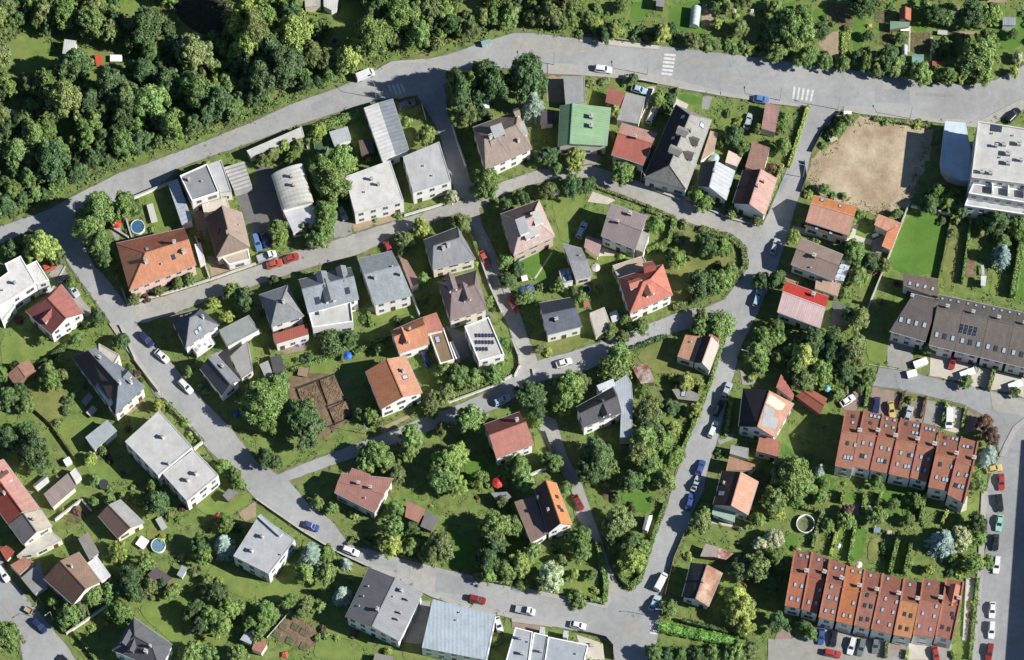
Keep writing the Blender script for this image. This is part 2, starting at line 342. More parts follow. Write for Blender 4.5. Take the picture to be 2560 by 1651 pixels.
# ================================================================== roads
ASPH = mat('worn_asphalt', alb((184, 184, 182)), kind='asphalt', var=0.07, scale=0.5, rough=0.95)
ASPH2 = mat('patched_asphalt', alb((174, 175, 175)), kind='asphalt', var=0.07, scale=0.7, rough=0.95)
ASPH3 = mat('old_asphalt', alb((188, 185, 176)), kind='asphalt', var=0.09, scale=0.7, rough=0.95)
PAVE = mat('footway', alb((194, 190, 180)), var=0.10, scale=0.8, rough=0.95)
KERB = mat('kerb_stone', alb((196, 194, 188)), var=0.12, scale=1.2, rough=0.9)
ROADS = []
VERGE_M = mat('dusty_verge', alb((150, 142, 112)), base2=alb((118, 128, 78)), var=0.25, scale=0.9, rough=0.98)
VZ = [0.1325]
def road(t, a, m=ASPH, z=0.19, edge=0.0):
    P = ccw(pts(t, a)); Q = resample(P, 1.1); E = []
    for i in range(len(Q)):
        d = (Q[(i + 1) % len(Q)] - Q[i - 1]); d = d.normalized() if d.length > 1e-6 else Vector((1, 0, 0))
        E.append(Q[i] + Vector((d.y, -d.x, 0)) * max(.05, random.gauss(.42, .24)))
    VZ[0] += .0011; vm = MB(); vm.poly([(p.x, p.y, VZ[0]) for p in E]); struct(vm.build('verge', VERGE_M))
    Q = [p + Vector((random.uniform(-.07, .07), random.uniform(-.07, .07), 0)) for p in Q]; P = Q
    mb = MB(); mb.poly([(p.x, p.y, z) for p in ccw(P)])
    ROADS.append([(p.x, p.y) for p in P]); return struct(mb.build('road', m))
rd = road('0', (-60,598,0,568,117,528,202,482,300,433,346,418,464,374,640,303,727,262,831,226,891,202,954,169,975,157,1063,150,1117,139,1200,110,1280,85,1329,84,1444,98,1648,116,1920,149,2193,185,2315,207,2425,213,2487,202,2560,164,2680,90,2680,190,2560,262,2500,290,2438,303,2329,299,2220,290,2149,282,2111,272,2080,292,2030,292,2021,268,1920,258,1798,237,1689,218,1594,202,1444,188,1362,184,1280,172,1195,172,1120,205,1085,232,1045,240,1011,244,940,252,877,270,800,296,708,327,619,361,520,394,447,420,409,458,319,501,262,515,215,565,215,600,150,600,140,640,95,600,60,585,0,610,-60,640), z=0.196)
EAST = road('0', (2021,262,2111,268,2075,300,2051,327,2028,380,2018,425,2005,468,1985,530,1975,569,1955,630,1936,690,1910,745,1891,790,1860,850,1845,890,1838,930,1828,957,1808,1040,1793,1102,1771,1164,1757,1230,1727,1290,1716,1330,1694,1361,1675,1421,1651,1503,1645,1593,1625,1660,1539,1660,1530,1610,1525,1500,1575,1480,1588,1475,1624,1366,1670,1257,1689,1192,1771,952,1812,859,1822,820,1800,790,1744,795,1744,780,1810,750,1858,690,1868,640,1850,600,1890,590,1906,565,1920,536,1969,420), z=0.192)
STC = road('0', (63,580,140,600,215,575,212,620,232,660,262,697,300,740,318,770,345,815,430,912,495,988,580,1075,643,1158,697,1188,720,1200,771,1262,831,1304,872,1363,940,1379,1049,1409,1280,1465,1506,1512,1523,1490,1560,1490,1560,1620,1525,1606,1471,1584,1280,1546,1267,1535,1153,1510,1082,1487,978,1435,921,1419,842,1381,749,1326,640,1251,600,1204,515,1118,460,1058,398,1000,330,880,268,795,205,708,160,643,110,605), z=0.188)
STG = road('0', (300,772,322,767,425,738,526,706,640,667,740,628,831,604,1011,547,1144,505,1180,490,1260,455,1350,425,1480,415,1530,432,1640,470,1800,523,1906,566,1880,610,1810,585,1690,548,1620,520,1490,468,1470,452,1392,448,1300,470,1230,500,1200,520,1144,533,981,592,934,620,891,638,803,662,746,678,640,714,530,748,440,783,362,808,335,806), z=0.184, m=ASPH3)
STL = road('0', (1145,520,1195,515,1205,565,1235,625,1263,700,1302,790,1318,840,1345,905,1300,960,1296,880,1270,815,1228,722,1195,640,1170,580), z=0.18, m=ASPH3)
STH = road('0', (1744,770,1830,800,1744,815,1670,838,1574,876,1471,925,1348,955,1300,985,1255,1018,1120,1060,1030,1095,900,1140,790,1178,720,1203,690,1190,760,1160,870,1118,970,1082,1050,1048,1130,1020,1200,990,1270,950,1300,925,1340,904,1430,880,1498,858,1621,812,1690,785), z=0.176)
STK = road('0', (1348,1031,1389,1050,1416,1137,1455,1214,1504,1353,1525,1420,1553,1475,1580,1484,1520,1500,1520,1492,1498,1421,1487,1353,1444,1298,1430,1230,1375,1132,1335,1040,1300,990,1340,970), z=0.172, m=ASPH3)
STJ = road('34', (1020,405,1280,440,1480,490,2010,612,2347,690,2600,740,2600,3300,1890,3300,1900,3100,1950,2350,2010,2000,2000,1540,2030,1420,2130,1200,2050,900,1960,830,1790,740,1190,600,960,570), m=ASPH2, z=0.168)
STB = road('0', (1040,236,1110,214,1120,290,1130,316,1166,420,1188,488,1146,500,1128,454,1104,354,1088,312), z=0.160, m=ASPH2)
LB = road('0', (-60,1380,0,1390,20,1440,70,1500,120,1560,170,1620,200,1670,60,1670,50,1600,20,1560,-60,1540), z=0.164)
patch = [('11',(2010,1250,2200,1180,2230,1240,2040,1310)),('12',(500,960,700,880,720,940,520,1020)),('13',(1550,520,1900,560,1890,620,1540,580)),('14',(1350,850,1700,870,1700,900,1350,880)),('31',(1420,480,1540,620,1480,650,1370,510)),('33',(1650,1000,1720,830,1760,840,1690,1010)),('33',(500,330,640,280,660,320,520,370)),('22',(900,690,1150,600,1170,640,920,730)),('23',(1200,300,1500,420,1480,450,1180,330)),('42',(1050,600,1300,650,1290,700,1040,660)),('43',(300,1000,560,1060,550,1100,290,1040)),('24',(90,300,180,60,215,70,130,310)),('41',(60,980,200,1180,140,1210,10,1020)),('21',(330,560,520,470,540,520,350,610)),('43',(1000,1180,1180,1200,1180,1330,1010,1320)),('34',(1160,460,1480,495,1990,615,2040,790,1800,740,1200,600)),('42',(1420,660,1660,740,1640,880,1400,800)),('42',(1660,740,2060,820,2030,960,1640,920)),
         ('13',(0,350,600,370,600,480,0,480)),('14',(980,820,1300,830,1300,960,980,940)),('34',(2040,640,2347,720,2347,850,2060,800)),('21',(900,1000,1050,1180,1000,1220,880,1080))]
for i, (t, a) in enumerate(patch):
    mb = MB(); mb.poly([(p.x, p.y, 0.200 + i * 0.0005) for p in ccw(pts(t, a))])
    o = mb.build('asphalt_patch', ASPH2 if i % 2 else ASPH3, rd)
# crossing stripes: each a part of the road it is painted on
def stripe(t, x0, y0, x1, y1, w, par):
    a, b = W(t, x0, y0, .206), W(t, x1, y1, .206); d = (b - a).normalized(); n = Vector((-d.y, d.x, 0)) * w / 2
    mb = MB(); mb.poly(ccw([a - n, b - n, b + n, a + n])); mb.build('crossing_stripe', LINE, par)
for i in range(6): stripe('13', 1395 - 5 * i, 500 + 35 * i, 1500 - 6 * i, 510 + 35 * i, 0.55, rd)
for i in range(5): stripe('14', 245 + 42 * i, 795 + 8 * i, 230 + 40 * i, 905 + 7 * i, 0.5, rd)
for i in range(4): stripe('12', 1215 + 38 * i, 780 - 4 * i, 1250 + 38 * i, 870 - 6 * i, 0.5, rd)
for i in range(4): stripe('43', 1265, 1215 + 26 * i, 1335, 1222 + 26 * i, 0.45, EAST)
YEL = mat('faded_yellow_paint', alb((206, 192, 150)), var=0.35, scale=1.5, rough=0.9)
for (t, a) in (('13',(600,400,665,420,670,480,605,470)),('13',(1950,705,2170,735,2200,800,1990,790)),('14',(770,680,860,690,850,705,775,697))):
    P = pts(t, a)
    for i in range(4 if len(P) > 3 else 3):
        p, q = P[i], P[(i + 1) % len(P)]; mb = MB(); mb.bar((p.x, p.y, .205), (q.x, q.y, .205), 0.14, 0.004); mb.build('marking_line', YEL, rd)
MAN = mat('manhole_iron', (0.16, 0.15, 0.14), var=0.2, scale=4, rough=0.7)
for t, x, y, wh in (('14',1080,805,1),('43',1110,1140,0),('33',1245,100,0),('42',1280,730,0),('21',440,560,0),('11',1880,1340,0),('22',430,900,0),('41',260,1000,0)):
    c = W(t, x, y); mb = MB(); mb.cone((c.x, c.y, .18), (c.x, c.y, .207), .95 if wh else .38, .93 if wh else .36, 20)
    mb.build('manhole_cover', PAVE if wh else MAN, rd)
# footways: raised slabs with a kerb
def footway(t, a, m=PAVE, z=0.31):
    P = ccw(pts(t, a)); mb = MB(); mb.prism(P, 0, z); o = struct(mb.build('footway', m))
    k = MB()
    for i in range(len(P)):
        p, q = P[i], P[(i + 1) % len(P)]; k.bar((p.x, p.y, z - .1), (q.x, q.y, z - .1), .18, .22)
    k.build('kerb', KERB, o); return o
WPAVE = mat('pale_slab', alb((222, 214, 200)), var=0.08, scale=0.8, rough=0.95)
footway('13', (620,330,700,325,1000,365,1350,415,1350,460,1000,430,620,385), WPAVE)
footway('13', (330,590,560,595,620,640,1090,655,1400,715,1910,850,1910,880,1500,800,1150,735,600,690,330,680))
footway('13', (1910,850,2347,920,2347,945,1910,880)); footway('14', (0,920,370,975,375,992,0,948))
footway('14', (700,985,840,985,1500,1095,1950,1110,2347,905,2347,1000,1960,1180,1490,1120,830,1045,690,1010))
footway('12', (1160,800,1260,870,1360,885,1350,905,1260,895,1150,910)); footway('12', (1150,620,1250,570,1550,550,1560,575,1260,590,1160,640), z=.28)
footway('32', (2150,570,2347,470,2347,500,2160,600)); footway('42', (1030,690,1260,745,1620,935,1880,1020,2347,1130,2347,1160,1860,1050,1600,960,1240,775))
footway('43', (0,865,830,1035,880,960,910,980,860,1070,0,900)); footway('43', (0,1165,380,1215,370,1240,0,1190)); footway('31', (1000,0,1050,0,1480,640,1860,1060,1840,1080,1450,650))
footway('44', (1960,0,2010,0,1960,800,1900,1540,1860,1540,1920,800)); footway('34', (2347,870,2250,950,2180,1080,2120,1210,2160,1220,2215,1090,2280,975,2347,910))
footway('22', (2060,700,2100,720,2220,1000,2347,1330,2347,1380,2190,1020)); 
# ================================================================== buildings
def win_mesh(wd, ht):
    f = MB(); f.box((0, 0.0, ht / 2), (wd / 2 + .05, .04, ht / 2 + .05)); f.box((0, .03, -.1), (wd / 2 + .1, .08, .025))
    p = MB(); p.box((-wd / 4 - .01, .035, ht / 2), (wd / 4 - .03, .012, ht / 2 - .05)); p.box((wd / 4 + .01, .035, ht / 2), (wd / 4 - .03, .012, ht / 2 - .05))
    return f.mesh('window', mat('window_frame', (.42, .41, .39), var=.08, rough=.6)), p.mesh('pane', GLASS)
WIN = {1: win_mesh(1.2, 1.35), 2: win_mesh(2.2, 1.45)}
d_ = MB(); d_.box((0, .03, 1.05), (.55, .06, 1.05)); DOOR = d_.mesh('door', colmat('door_wood', (120, 86, 60), var=.2))
d_ = MB(); d_.box((.4, .12, 1.05), (.06, .03, .02)); HANDLE = d_.mesh('handle', ZINC)
def sky_mesh():
    f = MB(); f.box((0, 0, .06), (.47, .64, .07)); p = MB(); p.box((0, 0, .14), (.37, .54, .012))
    return f.mesh('skylight', DARK), p.mesh('pane', SKYGL), p.mesh('pane', SKYDK)
SKM = sky_mesh()
def sol_mesh():
    f = MB(); f.box((0, 0, .09), (.50, .82, .025)); c = MB()
    for i in (-1, 0, 1):
        for j in (-1, 1): c.box((i * .32, j * .39, .12), (.15, .37, .006))
    return f.mesh('solar_panel', ZINC), c.mesh('cells', SOLAR)
SOM = sol_mesh()
def chim_mesh(m):
    c = MB(); c.box((0, 0, .2), (.36, .30, 1.0)); k = MB(); k.box((0, 0, 1.25), (.46, .40, .06)); k.cone((-.14, 0, 1.31), (-.14, 0, 1.62), .09, .08, 8); k.cone((.14, 0, 1.31), (.14, 0, 1.55), .09, .08, 8)
    return c.mesh('chimney', m), k.mesh('chimney_cap', CONC)
CHM = {'b': chim_mesh(BRICK), 'w': chim_mesh(plas(206, 200, 188)), 'g': chim_mesh(CONC)}
v_ = MB(); v_.cone((0, 0, -.1), (0, 0, .45), .13, .12, 10); v_.cone((0, 0, .45), (0, 0, .6), .24, .05, 10); VENT = v_.mesh('roof_vent', ZINC)

def V(t, q, e, roof='gable', r=3.0, c=None, wall=None, f=.5, hip=(0, 0), over=.35, win=True, z0=0.0, gutter=True):
    return dict(t=t, q=q, e=e, roof=roof, r=r, c=c, wall=wall, f=f, hip=hip, over=over, win=win, z0=z0, gutter=gutter)
FOOT = []                                  # footprints, to keep plants off
CREAM = plas(232, 222, 200); WHT = plas(238, 236, 230); GRYW = plas(200, 198, 192)
def slope_uv(p):
    a, b = Vector(p[0]), Vector(p[1]); u = (b - a).normalized(); n = (b - a).cross(Vector(p[-1]) - a)
    v = n.cross(u).normalized() if n.length > 1e-6 else Vector((0, 1, 0))
    return [((Vector(x) - a).dot(u) + a.x, (Vector(x) - a).dot(v)) for x in p]
def cut_windows(R_, a, b, e, vols, me, z0):
    d = b - a; L = d.length
    if L < 2.6: return
    d /= L; nrm = Vector((d.y, -d.x, 0))
    if nrm.y > 0.35: return
    fl = max(1, int((e - z0) / 2.75)); n = max(1, int(L / 2.7))
    M0 = Matrix((d * -1, nrm, Vector((0, 0, 1)))).transposed().to_4x4()
    door = random.randrange(n) if (z0 < 1 and n > 1) else -1
    for k in range(fl):
        for i in range(n):
            p = a + d * (L * (i + .5) / n); z = z0 + (e - z0) * k / fl + (0.95 if e / fl > 2.5 else .6)
            if e - z < 1.45: continue
            q = p + nrm * .3
            if any(o is not me and inside(q, o['fp']) and o['e'] > z - .5 for o in vols): continue
            if k == 0 and i == door:
                o = inst('door', DOOR, R_, Matrix.Translation((p.x, p.y, z0 + .02)) @ M0); child('handle', HANDLE, o); continue
            wf, wp = WIN[2 if L / n > 3.3 and (i + k) % 2 == 0 else 1]
            o = inst('window', wf, R_, Matrix.Translation((p.x, p.y, z)) @ M0); child('pane', wp, o)
def building(name, short, rest, vols, feats=(), cat='house', group=None):
    allp = []
    for v in vols:
        v['P'] = ccw(pts(v['t'], v['q'], v['e'])) if v['roof'] == 'flat' else pts(v['t'], v['q'], v['e'])
        P = v['P']
        if v['roof'] != 'flat':
            area = sum(P[i].x * P[(i + 1) % 4].y - P[(i + 1) % 4].x * P[i].y for i in range(4))
            v['flip'] = area < 0
        allp += P
        n = len(P); c = sum(P, Vector()) / n; Pc = ccw(list(P)); fp = []
        ov = 0.06 if v['roof'] == 'flat' else v['over']
        for i in range(n):
            a, b, d = Pc[i - 1], Pc[i], Pc[(i + 1) % n]
            d1 = (b - a); d2 = (d - b); d1.z = d2.z = 0; d1.normalize(); d2.normalize()
            n1 = Vector((-d1.y, d1.x, 0)); n2 = Vector((-d2.y, d2.x, 0)); bis = n1 + n2
            k = max(bis.length_squared / 2, .3)
            fp.append(b + bis * (ov / k))
        v['fp'] = fp
    c = sum(allp, Vector()) / len(allp)
    R_ = root(name, (c.x, c.y, 0)); polys = []
    for v in vols:
        P, e, r, f, fp = v['P'], v['e'], v['r'], v['f'], v['fp']
        FOOT.append([(p.x, p.y) for p in fp])
        cm = v['c']; cm = list(cm) if isinstance(cm, (tuple, list)) else [cm]
        wm = v['wall'] or CREAM; wl = MB(); n = len(fp); z0 = v['z0']
        if v['roof'] == 'flat':
            top = e; wl.prism(fp, z0, top - .02)
            wl.build('wall', wm, R_)
            inner = []
            for i in range(n):
                a, b, d = fp[i - 1], fp[i], fp[(i + 1) % n]
                d1 = (b - a).normalized(); d2 = (d - b).normalized(); n1 = Vector((-d1.y, d1.x, 0)); n2 = Vector((-d2.y, d2.x, 0)); bis = n1 + n2
                inner.append(b + bis * (.17 / max(bis.length_squared / 2, .3)))
            hp = r if r < 1 else .12
            rf = MB(); rf.prism(inner, top - .3, top + .02); rf.poly([(p.x, p.y, top + .03) for p in inner], uv=[(p.x, p.y) for p in inner])
            rf.build('roof', cm[0], R_)
            cp = MB()
            for i in range(n):
                a, b = P[i], P[(i + 1) % n]; a2, b2 = inner[i], inner[(i + 1) % n]
                cp.poly([(a.x, a.y, top + hp), (b.x, b.y, top + hp), (b2.x, b2.y, top + hp), (a2.x, a2.y, top + hp)])
                cp.poly([(a.x, a.y, top - .12), (b.x, b.y, top - .12), (b.x, b.y, top + hp), (a.x, a.y, top + hp)])
                cp.poly([(b2.x, b2.y, top - .1), (a2.x, a2.y, top - .1), (a2.x, a2.y, top + hp), (b2.x, b2.y, top + hp)])
            cp.build('coping', cm[1] if len(cm) > 1 and r >= .2 else cm[0], R_)
            polys.append([Vector((p.x, p.y, top + .03)) for p in inner])
        elif v['roof'] == 'barrel':
            A, B, C, D = P; N = 12; rf = MB(); rows = []
            for i in range(N + 1):
                a_ = math.pi * i / N; s_ = (1 - math.cos(a_)) / 2; zz = math.sin(a_) * r
                rows.append((A.lerp(D, s_) + Vector((0, 0, zz)), B.lerp(C, s_) + Vector((0, 0, zz)), i))
            L = (B - A).length; acc = 0
            for i in range(N):
                a, b = rows[i], rows[i + 1]; wdt = (b[0] - a[0]).length
                q = [a[0], a[1], b[1], b[0]]
                rf.poly(q, uv=[(0, acc), (L, acc), (L, acc + wdt), (0, acc + wdt)]); acc += wdt; polys.append(q)
            rf.poly([x[0] for x in rows]); rf.poly([x[1] for x in reversed(rows)])
            rf.build('roof', cm[0], R_, smooth=False)
            wl.prism(fp, z0, e); wl.build('wall', wm, R_)
        else:
            A, B, C, D = P
            up = Vector((0, 0, 1))
            if v['roof'] == 'shed':
                C2, D2 = C + up * r, D + up * r
                sl = [[A, B, C2, D2]]; gab = []
                tops = {0: e, 1: e}
            else:
                R0 = A.lerp(D, f) + up * r; R1 = B.lerp(C, f) + up * r
                r0 = R0.lerp(R1, v['hip'][0]); r1 = R1.lerp(R0, v['hip'][1])
                sl = [[A, B, r1, r0], [C, D, r0, r1]]
                if v['hip'][0] > 0: sl.append([D, A, r0])
                if v['hip'][1] > 0: sl.append([B, C, r1])
            if v['flip']: sl = [[p for p in reversed(s_)] for s_ in sl]; sl = [s_[-2:] + s_[:-2] if len(s_) == 4 else s_[-2:] + s_[:-2] for s_ in sl]
            rf = MB(); edges = {}
            def key(p): return (round(p.x, 3), round(p.y, 3), round(p.z, 3))
            for k, s_ in enumerate(sl):
                q = [p for i, p in enumerate(s_) if (p - s_[i - 1]).length > .02]
                if len(q) < 3: continue
                polys.append(q); mi = min(k, len(cm) - 1) if len(cm) > 1 and k < 2 else (0 if k < 2 else len(cm) - 1)
                rf.poly(q, mi, slope_uv(q)); rf.poly([p - up * .2 for p in reversed(q)], mi)
                for i in range(len(q)):
                    a, b = q[i], q[(i + 1) % len(q)]
                    if (key(b), key(a)) in edges: edges.pop((key(b), key(a)))
                    else: edges[(key(a), key(b))] = (a, b, mi)
            for a, b, mi in edges.values(): rf.poly([a - up * .2, b - up * .2, b, a], mi)
            rf.build('roof', cm, R_)
            # walls, carried up into the gables
            def roofz(p):
                best = e
                for s_ in polys[-len(sl):]:
                    for i in range(1, len(s_) - 1):
                        h = intersect_ray_tri(s_[0], s_[i], s_[i + 1], Vector((0, 0, -1)), Vector((p.x, p.y, 100)), True)
                        if h: best = max(best, h.z)
                return best - .16
            for i in range(n):
                a, b = fp[i], fp[(i + 1) % n]
                za, zb = roofz(a), roofz(b); tp = [(b.x, b.y, zb)]
                for j in range(9, 0, -1):
                    m_ = a.lerp(b, j / 10); tp.append((m_.x, m_.y, roofz(m_)))
                tp.append((a.x, a.y, za))
                wl.poly([(a.x, a.y, z0), (b.x, b.y, z0)] + tp)
            wl.build('wall', wm, R_)
            if v['roof'] == 'gable' and r > .8:
                rc = MB(); rc.bar(r0 + up * .03, r1 + up * .03, .24, .12)
                for hh, (p_, q_), rr in ((v['hip'][0], (A, D), r0), (v['hip'][1], (B, C), r1)):
                    if hh > 0:
                        rc.bar(p_ + up * .03, rr + up * .03, .18, .08); rc.bar(q_ + up * .03, rr + up * .03, .18, .08)
                rc.build('ridge_cap', cm[-1], R_)
            if v['gutter'] and e > 3.2 and v['roof'] == 'gable':
                for a, b in ((A, B), (C, D)):
                    gt = MB(); nn = (b - a).normalized().cross(up)
                    cc = (A + B + C + D) / 4
                    if nn.dot(cc - a) > 0: nn = -nn
                    gt.bar(a + nn * .07 - up * .12, b + nn * .07 - up * .12, .13, .1); gt.build('gutter', ZINC, R_)
    for v in vols:
        if v['win']:
            fp = v['fp']
            for i in range(len(fp)): cut_windows(R_, fp[i], fp[(i + 1) % len(fp)], v['e'], vols, v, v['z0'])
    def hit(t, x, y):
        px, py = src(t, x, y); gq = Vector(((px - 1280) * S, (825.5 - py) * S, 0)); d = (gq - CAM).normalized(); best = None
        for q in polys:
            for i in range(1, len(q) - 1):
                h = intersect_ray_tri(q[0], q[i], q[i + 1], d, CAM, True)
                if h and (best is None or h.z > best[0].z):
                    nr = (q[i] - q[0]).cross(q[i + 1] - q[0]).normalized(); nr = nr if nr.z > 0 else -nr
                    best = (h, nr, q)
        return best
    for ft in feats:
        if ft[0] == 'pt':                  # sheet or repair patch lying on the slope
            q_ = [hit(ft[1], ft[2][i], ft[2][i + 1]) for i in range(0, len(ft[2]), 2)]
            if any(h is None for h in q_): continue
            P_ = [h[0] + h[1] * .06 for h in q_]; P_ = ccw(P_); mb = MB(); mb.poly(P_, 0, slope_uv(P_))
            for i in range(len(P_)):
                a, b = P_[i], P_[(i + 1) % len(P_)]; mb.poly([a - Vector((0, 0, .12)), b - Vector((0, 0, .12)), b, a])
            mb.build('roof_patch', ft[3], R_); continue
        h = hit(ft[1], ft[2], ft[3])
        if not h: continue
        p, nr, q = h; ed = q[1] - q[0]; ed.z = 0
        ang = math.atan2(ed.y, ed.x)
        if ft[0] == 'ch':
            cm_, kp = CHM[ft[4] if len(ft) > 4 else 'w']; k = ft[5] if len(ft) > 5 else 1
            o = inst('chimney', cm_, R_, Matrix.Translation(p) @ Matrix.Rotation(ang, 4, 'Z') @ Matrix.Diagonal((k, k, 1, 1))); child('chimney_cap', kp, o)
        elif ft[0] == 'vt':
            inst('roof_vent', VENT, R_, Matrix.Translation(p))
        elif ft[0] in ('sk', 'sd', 'sp'):
            if nr.z > .995:
                x = ed.normalized(); y = Vector((0, 0, 1)).cross(x)
            else:
                y = Vector((nr.x, nr.y, 0)); y = (y - nr * y.dot(nr)).normalized(); x = y.cross(nr)
            M = Matrix((x, y, nr)).transposed().to_4x4(); k = ft[4] if len(ft) > 4 else 1
            a, b = (SKM[0], SKM[2 if ft[0] == 'sd' else 1]) if ft[0] != 'sp' else SOM
            o = inst('solar_panel' if ft[0] == 'sp' else 'skylight', a, R_, Matrix.Translation(p) @ M @ Matrix.Diagonal((k, k, 1, 1)))
            child('cells' if ft[0] == 'sp' else 'pane', b, o)
        elif ft[0] == 'dm':                # dormer: box front, little roof running back into the slope
            wdt, rm = ft[4], ft[5]; ht = 1.5; fl = len(ft) > 6
            dn = Vector((nr.x, nr.y, 0))
            if dn.length < .05: continue
            dn.normalize(); sx = Vector((-dn.y, dn.x, 0)); slope = math.hypot(nr.x, nr.y) / nr.z
            back = min((ht + .8) / max(slope, .25), 4.5); b0 = p
            a = b0 - sx * wdt / 2; b = b0 + sx * wdt / 2; up = Vector((0, 0, 1))
            mb = MB(); bk = -dn * back
            mb.poly([a - up * .3, b - up * .3, b + up * ht, a + up * ht] if not fl else [a - up * .3, b - up * .3, b + up * ht, a + up * ht])
            mb.poly([b - up * .3, b + bk, b + bk + up * ht, b + up * ht]); mb.poly([a + bk, a - up * .3, a + up * ht, a + bk + up * ht])
            pk = b0 + up * (ht + .75); 
            if not fl: mb.poly([a + up * ht, b + up * ht, pk])
            o = mb.build('dormer', ft[6] if fl and not isinstance(ft[6], bool) else WHT, R_)
            rr = MB(); ea = a - sx * .2 + dn * .25 + up * (ht - .12); eb = b + sx * .2 + dn * .25 + up * (ht - .12)
            if fl:
                q_ = [ea + up * .15, eb + up * .15, eb + bk * 1.1 + up * .45, ea + bk * 1.1 + up * .45]; rr.poly(q_, 0, slope_uv(q_))
                rr.poly([x - up * .15 for x in reversed(q_)])
                for i in range(4): rr.poly([q_[i] - up * .15, q_[(i + 1) % 4] - up * .15, q_[(i + 1) % 4], q_[i]])
            else:
                pk = pk + dn * .25
                for s1, s2 in ((ea, 1), (eb, -1)):
                    q_ = [s1, s1 + bk * 1.05, pk + bk * 1.25, pk] if s2 < 0 else [s1 + bk * 1.05, s1, pk, pk + bk * 1.25]
                    rr.poly(q_, 0, slope_uv(q_)); rr.poly([x - up * .1 for x in reversed(q_)])
            rr.build('dormer_roof', rm, o)
            M0 = Matrix((-sx, dn, up)).transposed().to_4x4()
            if True:
                w_ = bpy.data.objects.new('dormer_window', WIN[1][1]); col.objects.link(w_); w_.parent = o
                w_.matrix_basis = Matrix.Translation(p - OFF[R_.name] + up * .1) @ M0
    tag(R_, (short + ' ' + rest).strip(), cat, group)
    LAND.append((short, c.x, c.y - .8, cat)); return R_
OR, OR2 = tile(214, 142, 100), tile(206, 128, 76)
house = building
house('long_building', 'long half white, half grey sheet roof', 'of a narrow building at the shaded crossing',
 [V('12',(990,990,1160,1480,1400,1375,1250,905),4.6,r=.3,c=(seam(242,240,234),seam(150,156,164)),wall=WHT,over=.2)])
house('house', 'white flat-roofed house', 'beside the barrel-roofed house, two vents on its roof', [V('22',(815,155,1230,5,1355,375,905,490),6.2,'flat',.12,c=(flat(222,219,212),WHITE),wall=WHT)],
 [('ch','22',1060,185,'g',.8),('ch','22',1125,235,'g',.8),('vt','22',1000,300)])
house('house', 'grey flat-roofed house with white front', 'next to the white flat-roofed house', [V('22',(1345,-27,1680,-167,1790,195,1440,300),6.4,'flat',.14,c=(flat(196,196,195),GRYW),wall=WHT)], [('vt','22',1540,60),('vt','22',1620,150)])
BRN = tile(166, 146, 132)
house('villa', 'brown villa with crossing gables', 'and grey flat dormers, below the tall dark trees',
 [V('0',(1181,319,1296,277,1330,372,1214,425),6.0,r=4.4,c=BRN,wall=WHT,hip=(.12,.2)), V('0',(1246,316,1212,340,1238,402,1276,390),6.3,r=3.6,c=(tile(124,108,98),tile(170,150,138)),wall=WHT,hip=(.5,0))],
 [('dm','12',2200,1180,2.6,flat(196,198,198),WHT),('ch','12',2150,1265,'w',1.1),('dm','13',120,1200,3.2,flat(176,178,180),WHT),('dm','13',60,1050,1.6,BRN),('ch','13',60,1300,'w',.8)])
house('garage_row', 'long low concrete garage roof on the road', 'above the planted terrace', [V('D',(575,352,704,296,710,318,584,366),3.0,'flat',.1,c=(flat(214,212,204),CONC),wall=CONC,win=False)], cat='garage')
house('shed', 'light grey garden shed roof', 'beside the teal oval pool', [V('12',(670,1210,840,1160,875,1285,715,1335),2.5,'shed',.3,c=rib(206,212,214),wall=WHT,win=False,over=.2)], cat='shed')
house('shed', 'dark brown shed', 'in the shade left of the long narrow building', [V('12',(940,1290,1060,1260,1085,1400,965,1430),2.4,'shed',.3,c=rib(126,110,98),wall=WOOD,win=False,over=.2)], cat='shed')
house('house', 'barrel-roofed metal house', 'with a rusty left edge and white lower terrace',
 [V('22',(140,145,240,465,530,390,430,40),5.2,'barrel',1.5,c=mat('barrel_sheet',alb((224,222,210)),kind='seam',var=.12,rough=.4,metal=.15,spec=.6),wall=WHT), V('22',(255,480,525,415,595,590,340,665),3.2,'flat',.1,c=(flat(206,208,214),WHITE),wall=WHT)],
 [('ch','22',325,160,'b',.8),('ch','22',345,240,'b',.8)])
house('house', 'dark flat-roofed house with white parapets', 'on the upper road',
 [V('21',(1650,150,1900,40,2010,300,1760,382),6.0,'flat',.35,c=(flat(150,152,154),WHITE),wall=WHT), V('21',(1905,45,2030,0,2125,290,2015,300),4.6,'flat',.2,c=(flat(196,198,200),CONC),wall=WHT),
  V('21',(1850,408,2075,342,2105,430,1870,492),3.4,'flat',.1,c=(flat(226,216,196),CONC),wall=CREAM)], [('ch','21',1735,190,'g',.8),('vt','21',1850,200)])
house('lean_to', 'long narrow blue-white lean-to roof', 'left of the dark grey flat house', [V('21',(1535,205,1665,590,1765,560,1630,180),3.4,'shed',.4,c=seam(206,214,226),wall=WHT,win=False,over=.15)], cat='lean-to')
rp = house('carport', 'striped grey carport roof', 'between the barrel-roofed house and the upper road', [V('21',(2055,70,2240,15,2312,240,2150,292),2.9,'flat',.05,c=(flat(160,162,160),CONC),wall=CONC,win=False)], cat='carport')
for i in range(7):
    a = W('21', 2055 + 15 * i, 80 + 33 * i, 3.0); b = W('21', 2235 + 11 * i, 25 + 33 * i, 3.0); mb = MB(); mb.bar(a, b, .55, .12); mb.build('roof_strip', CONC, rp)
BRD = tile(150, 128, 112)
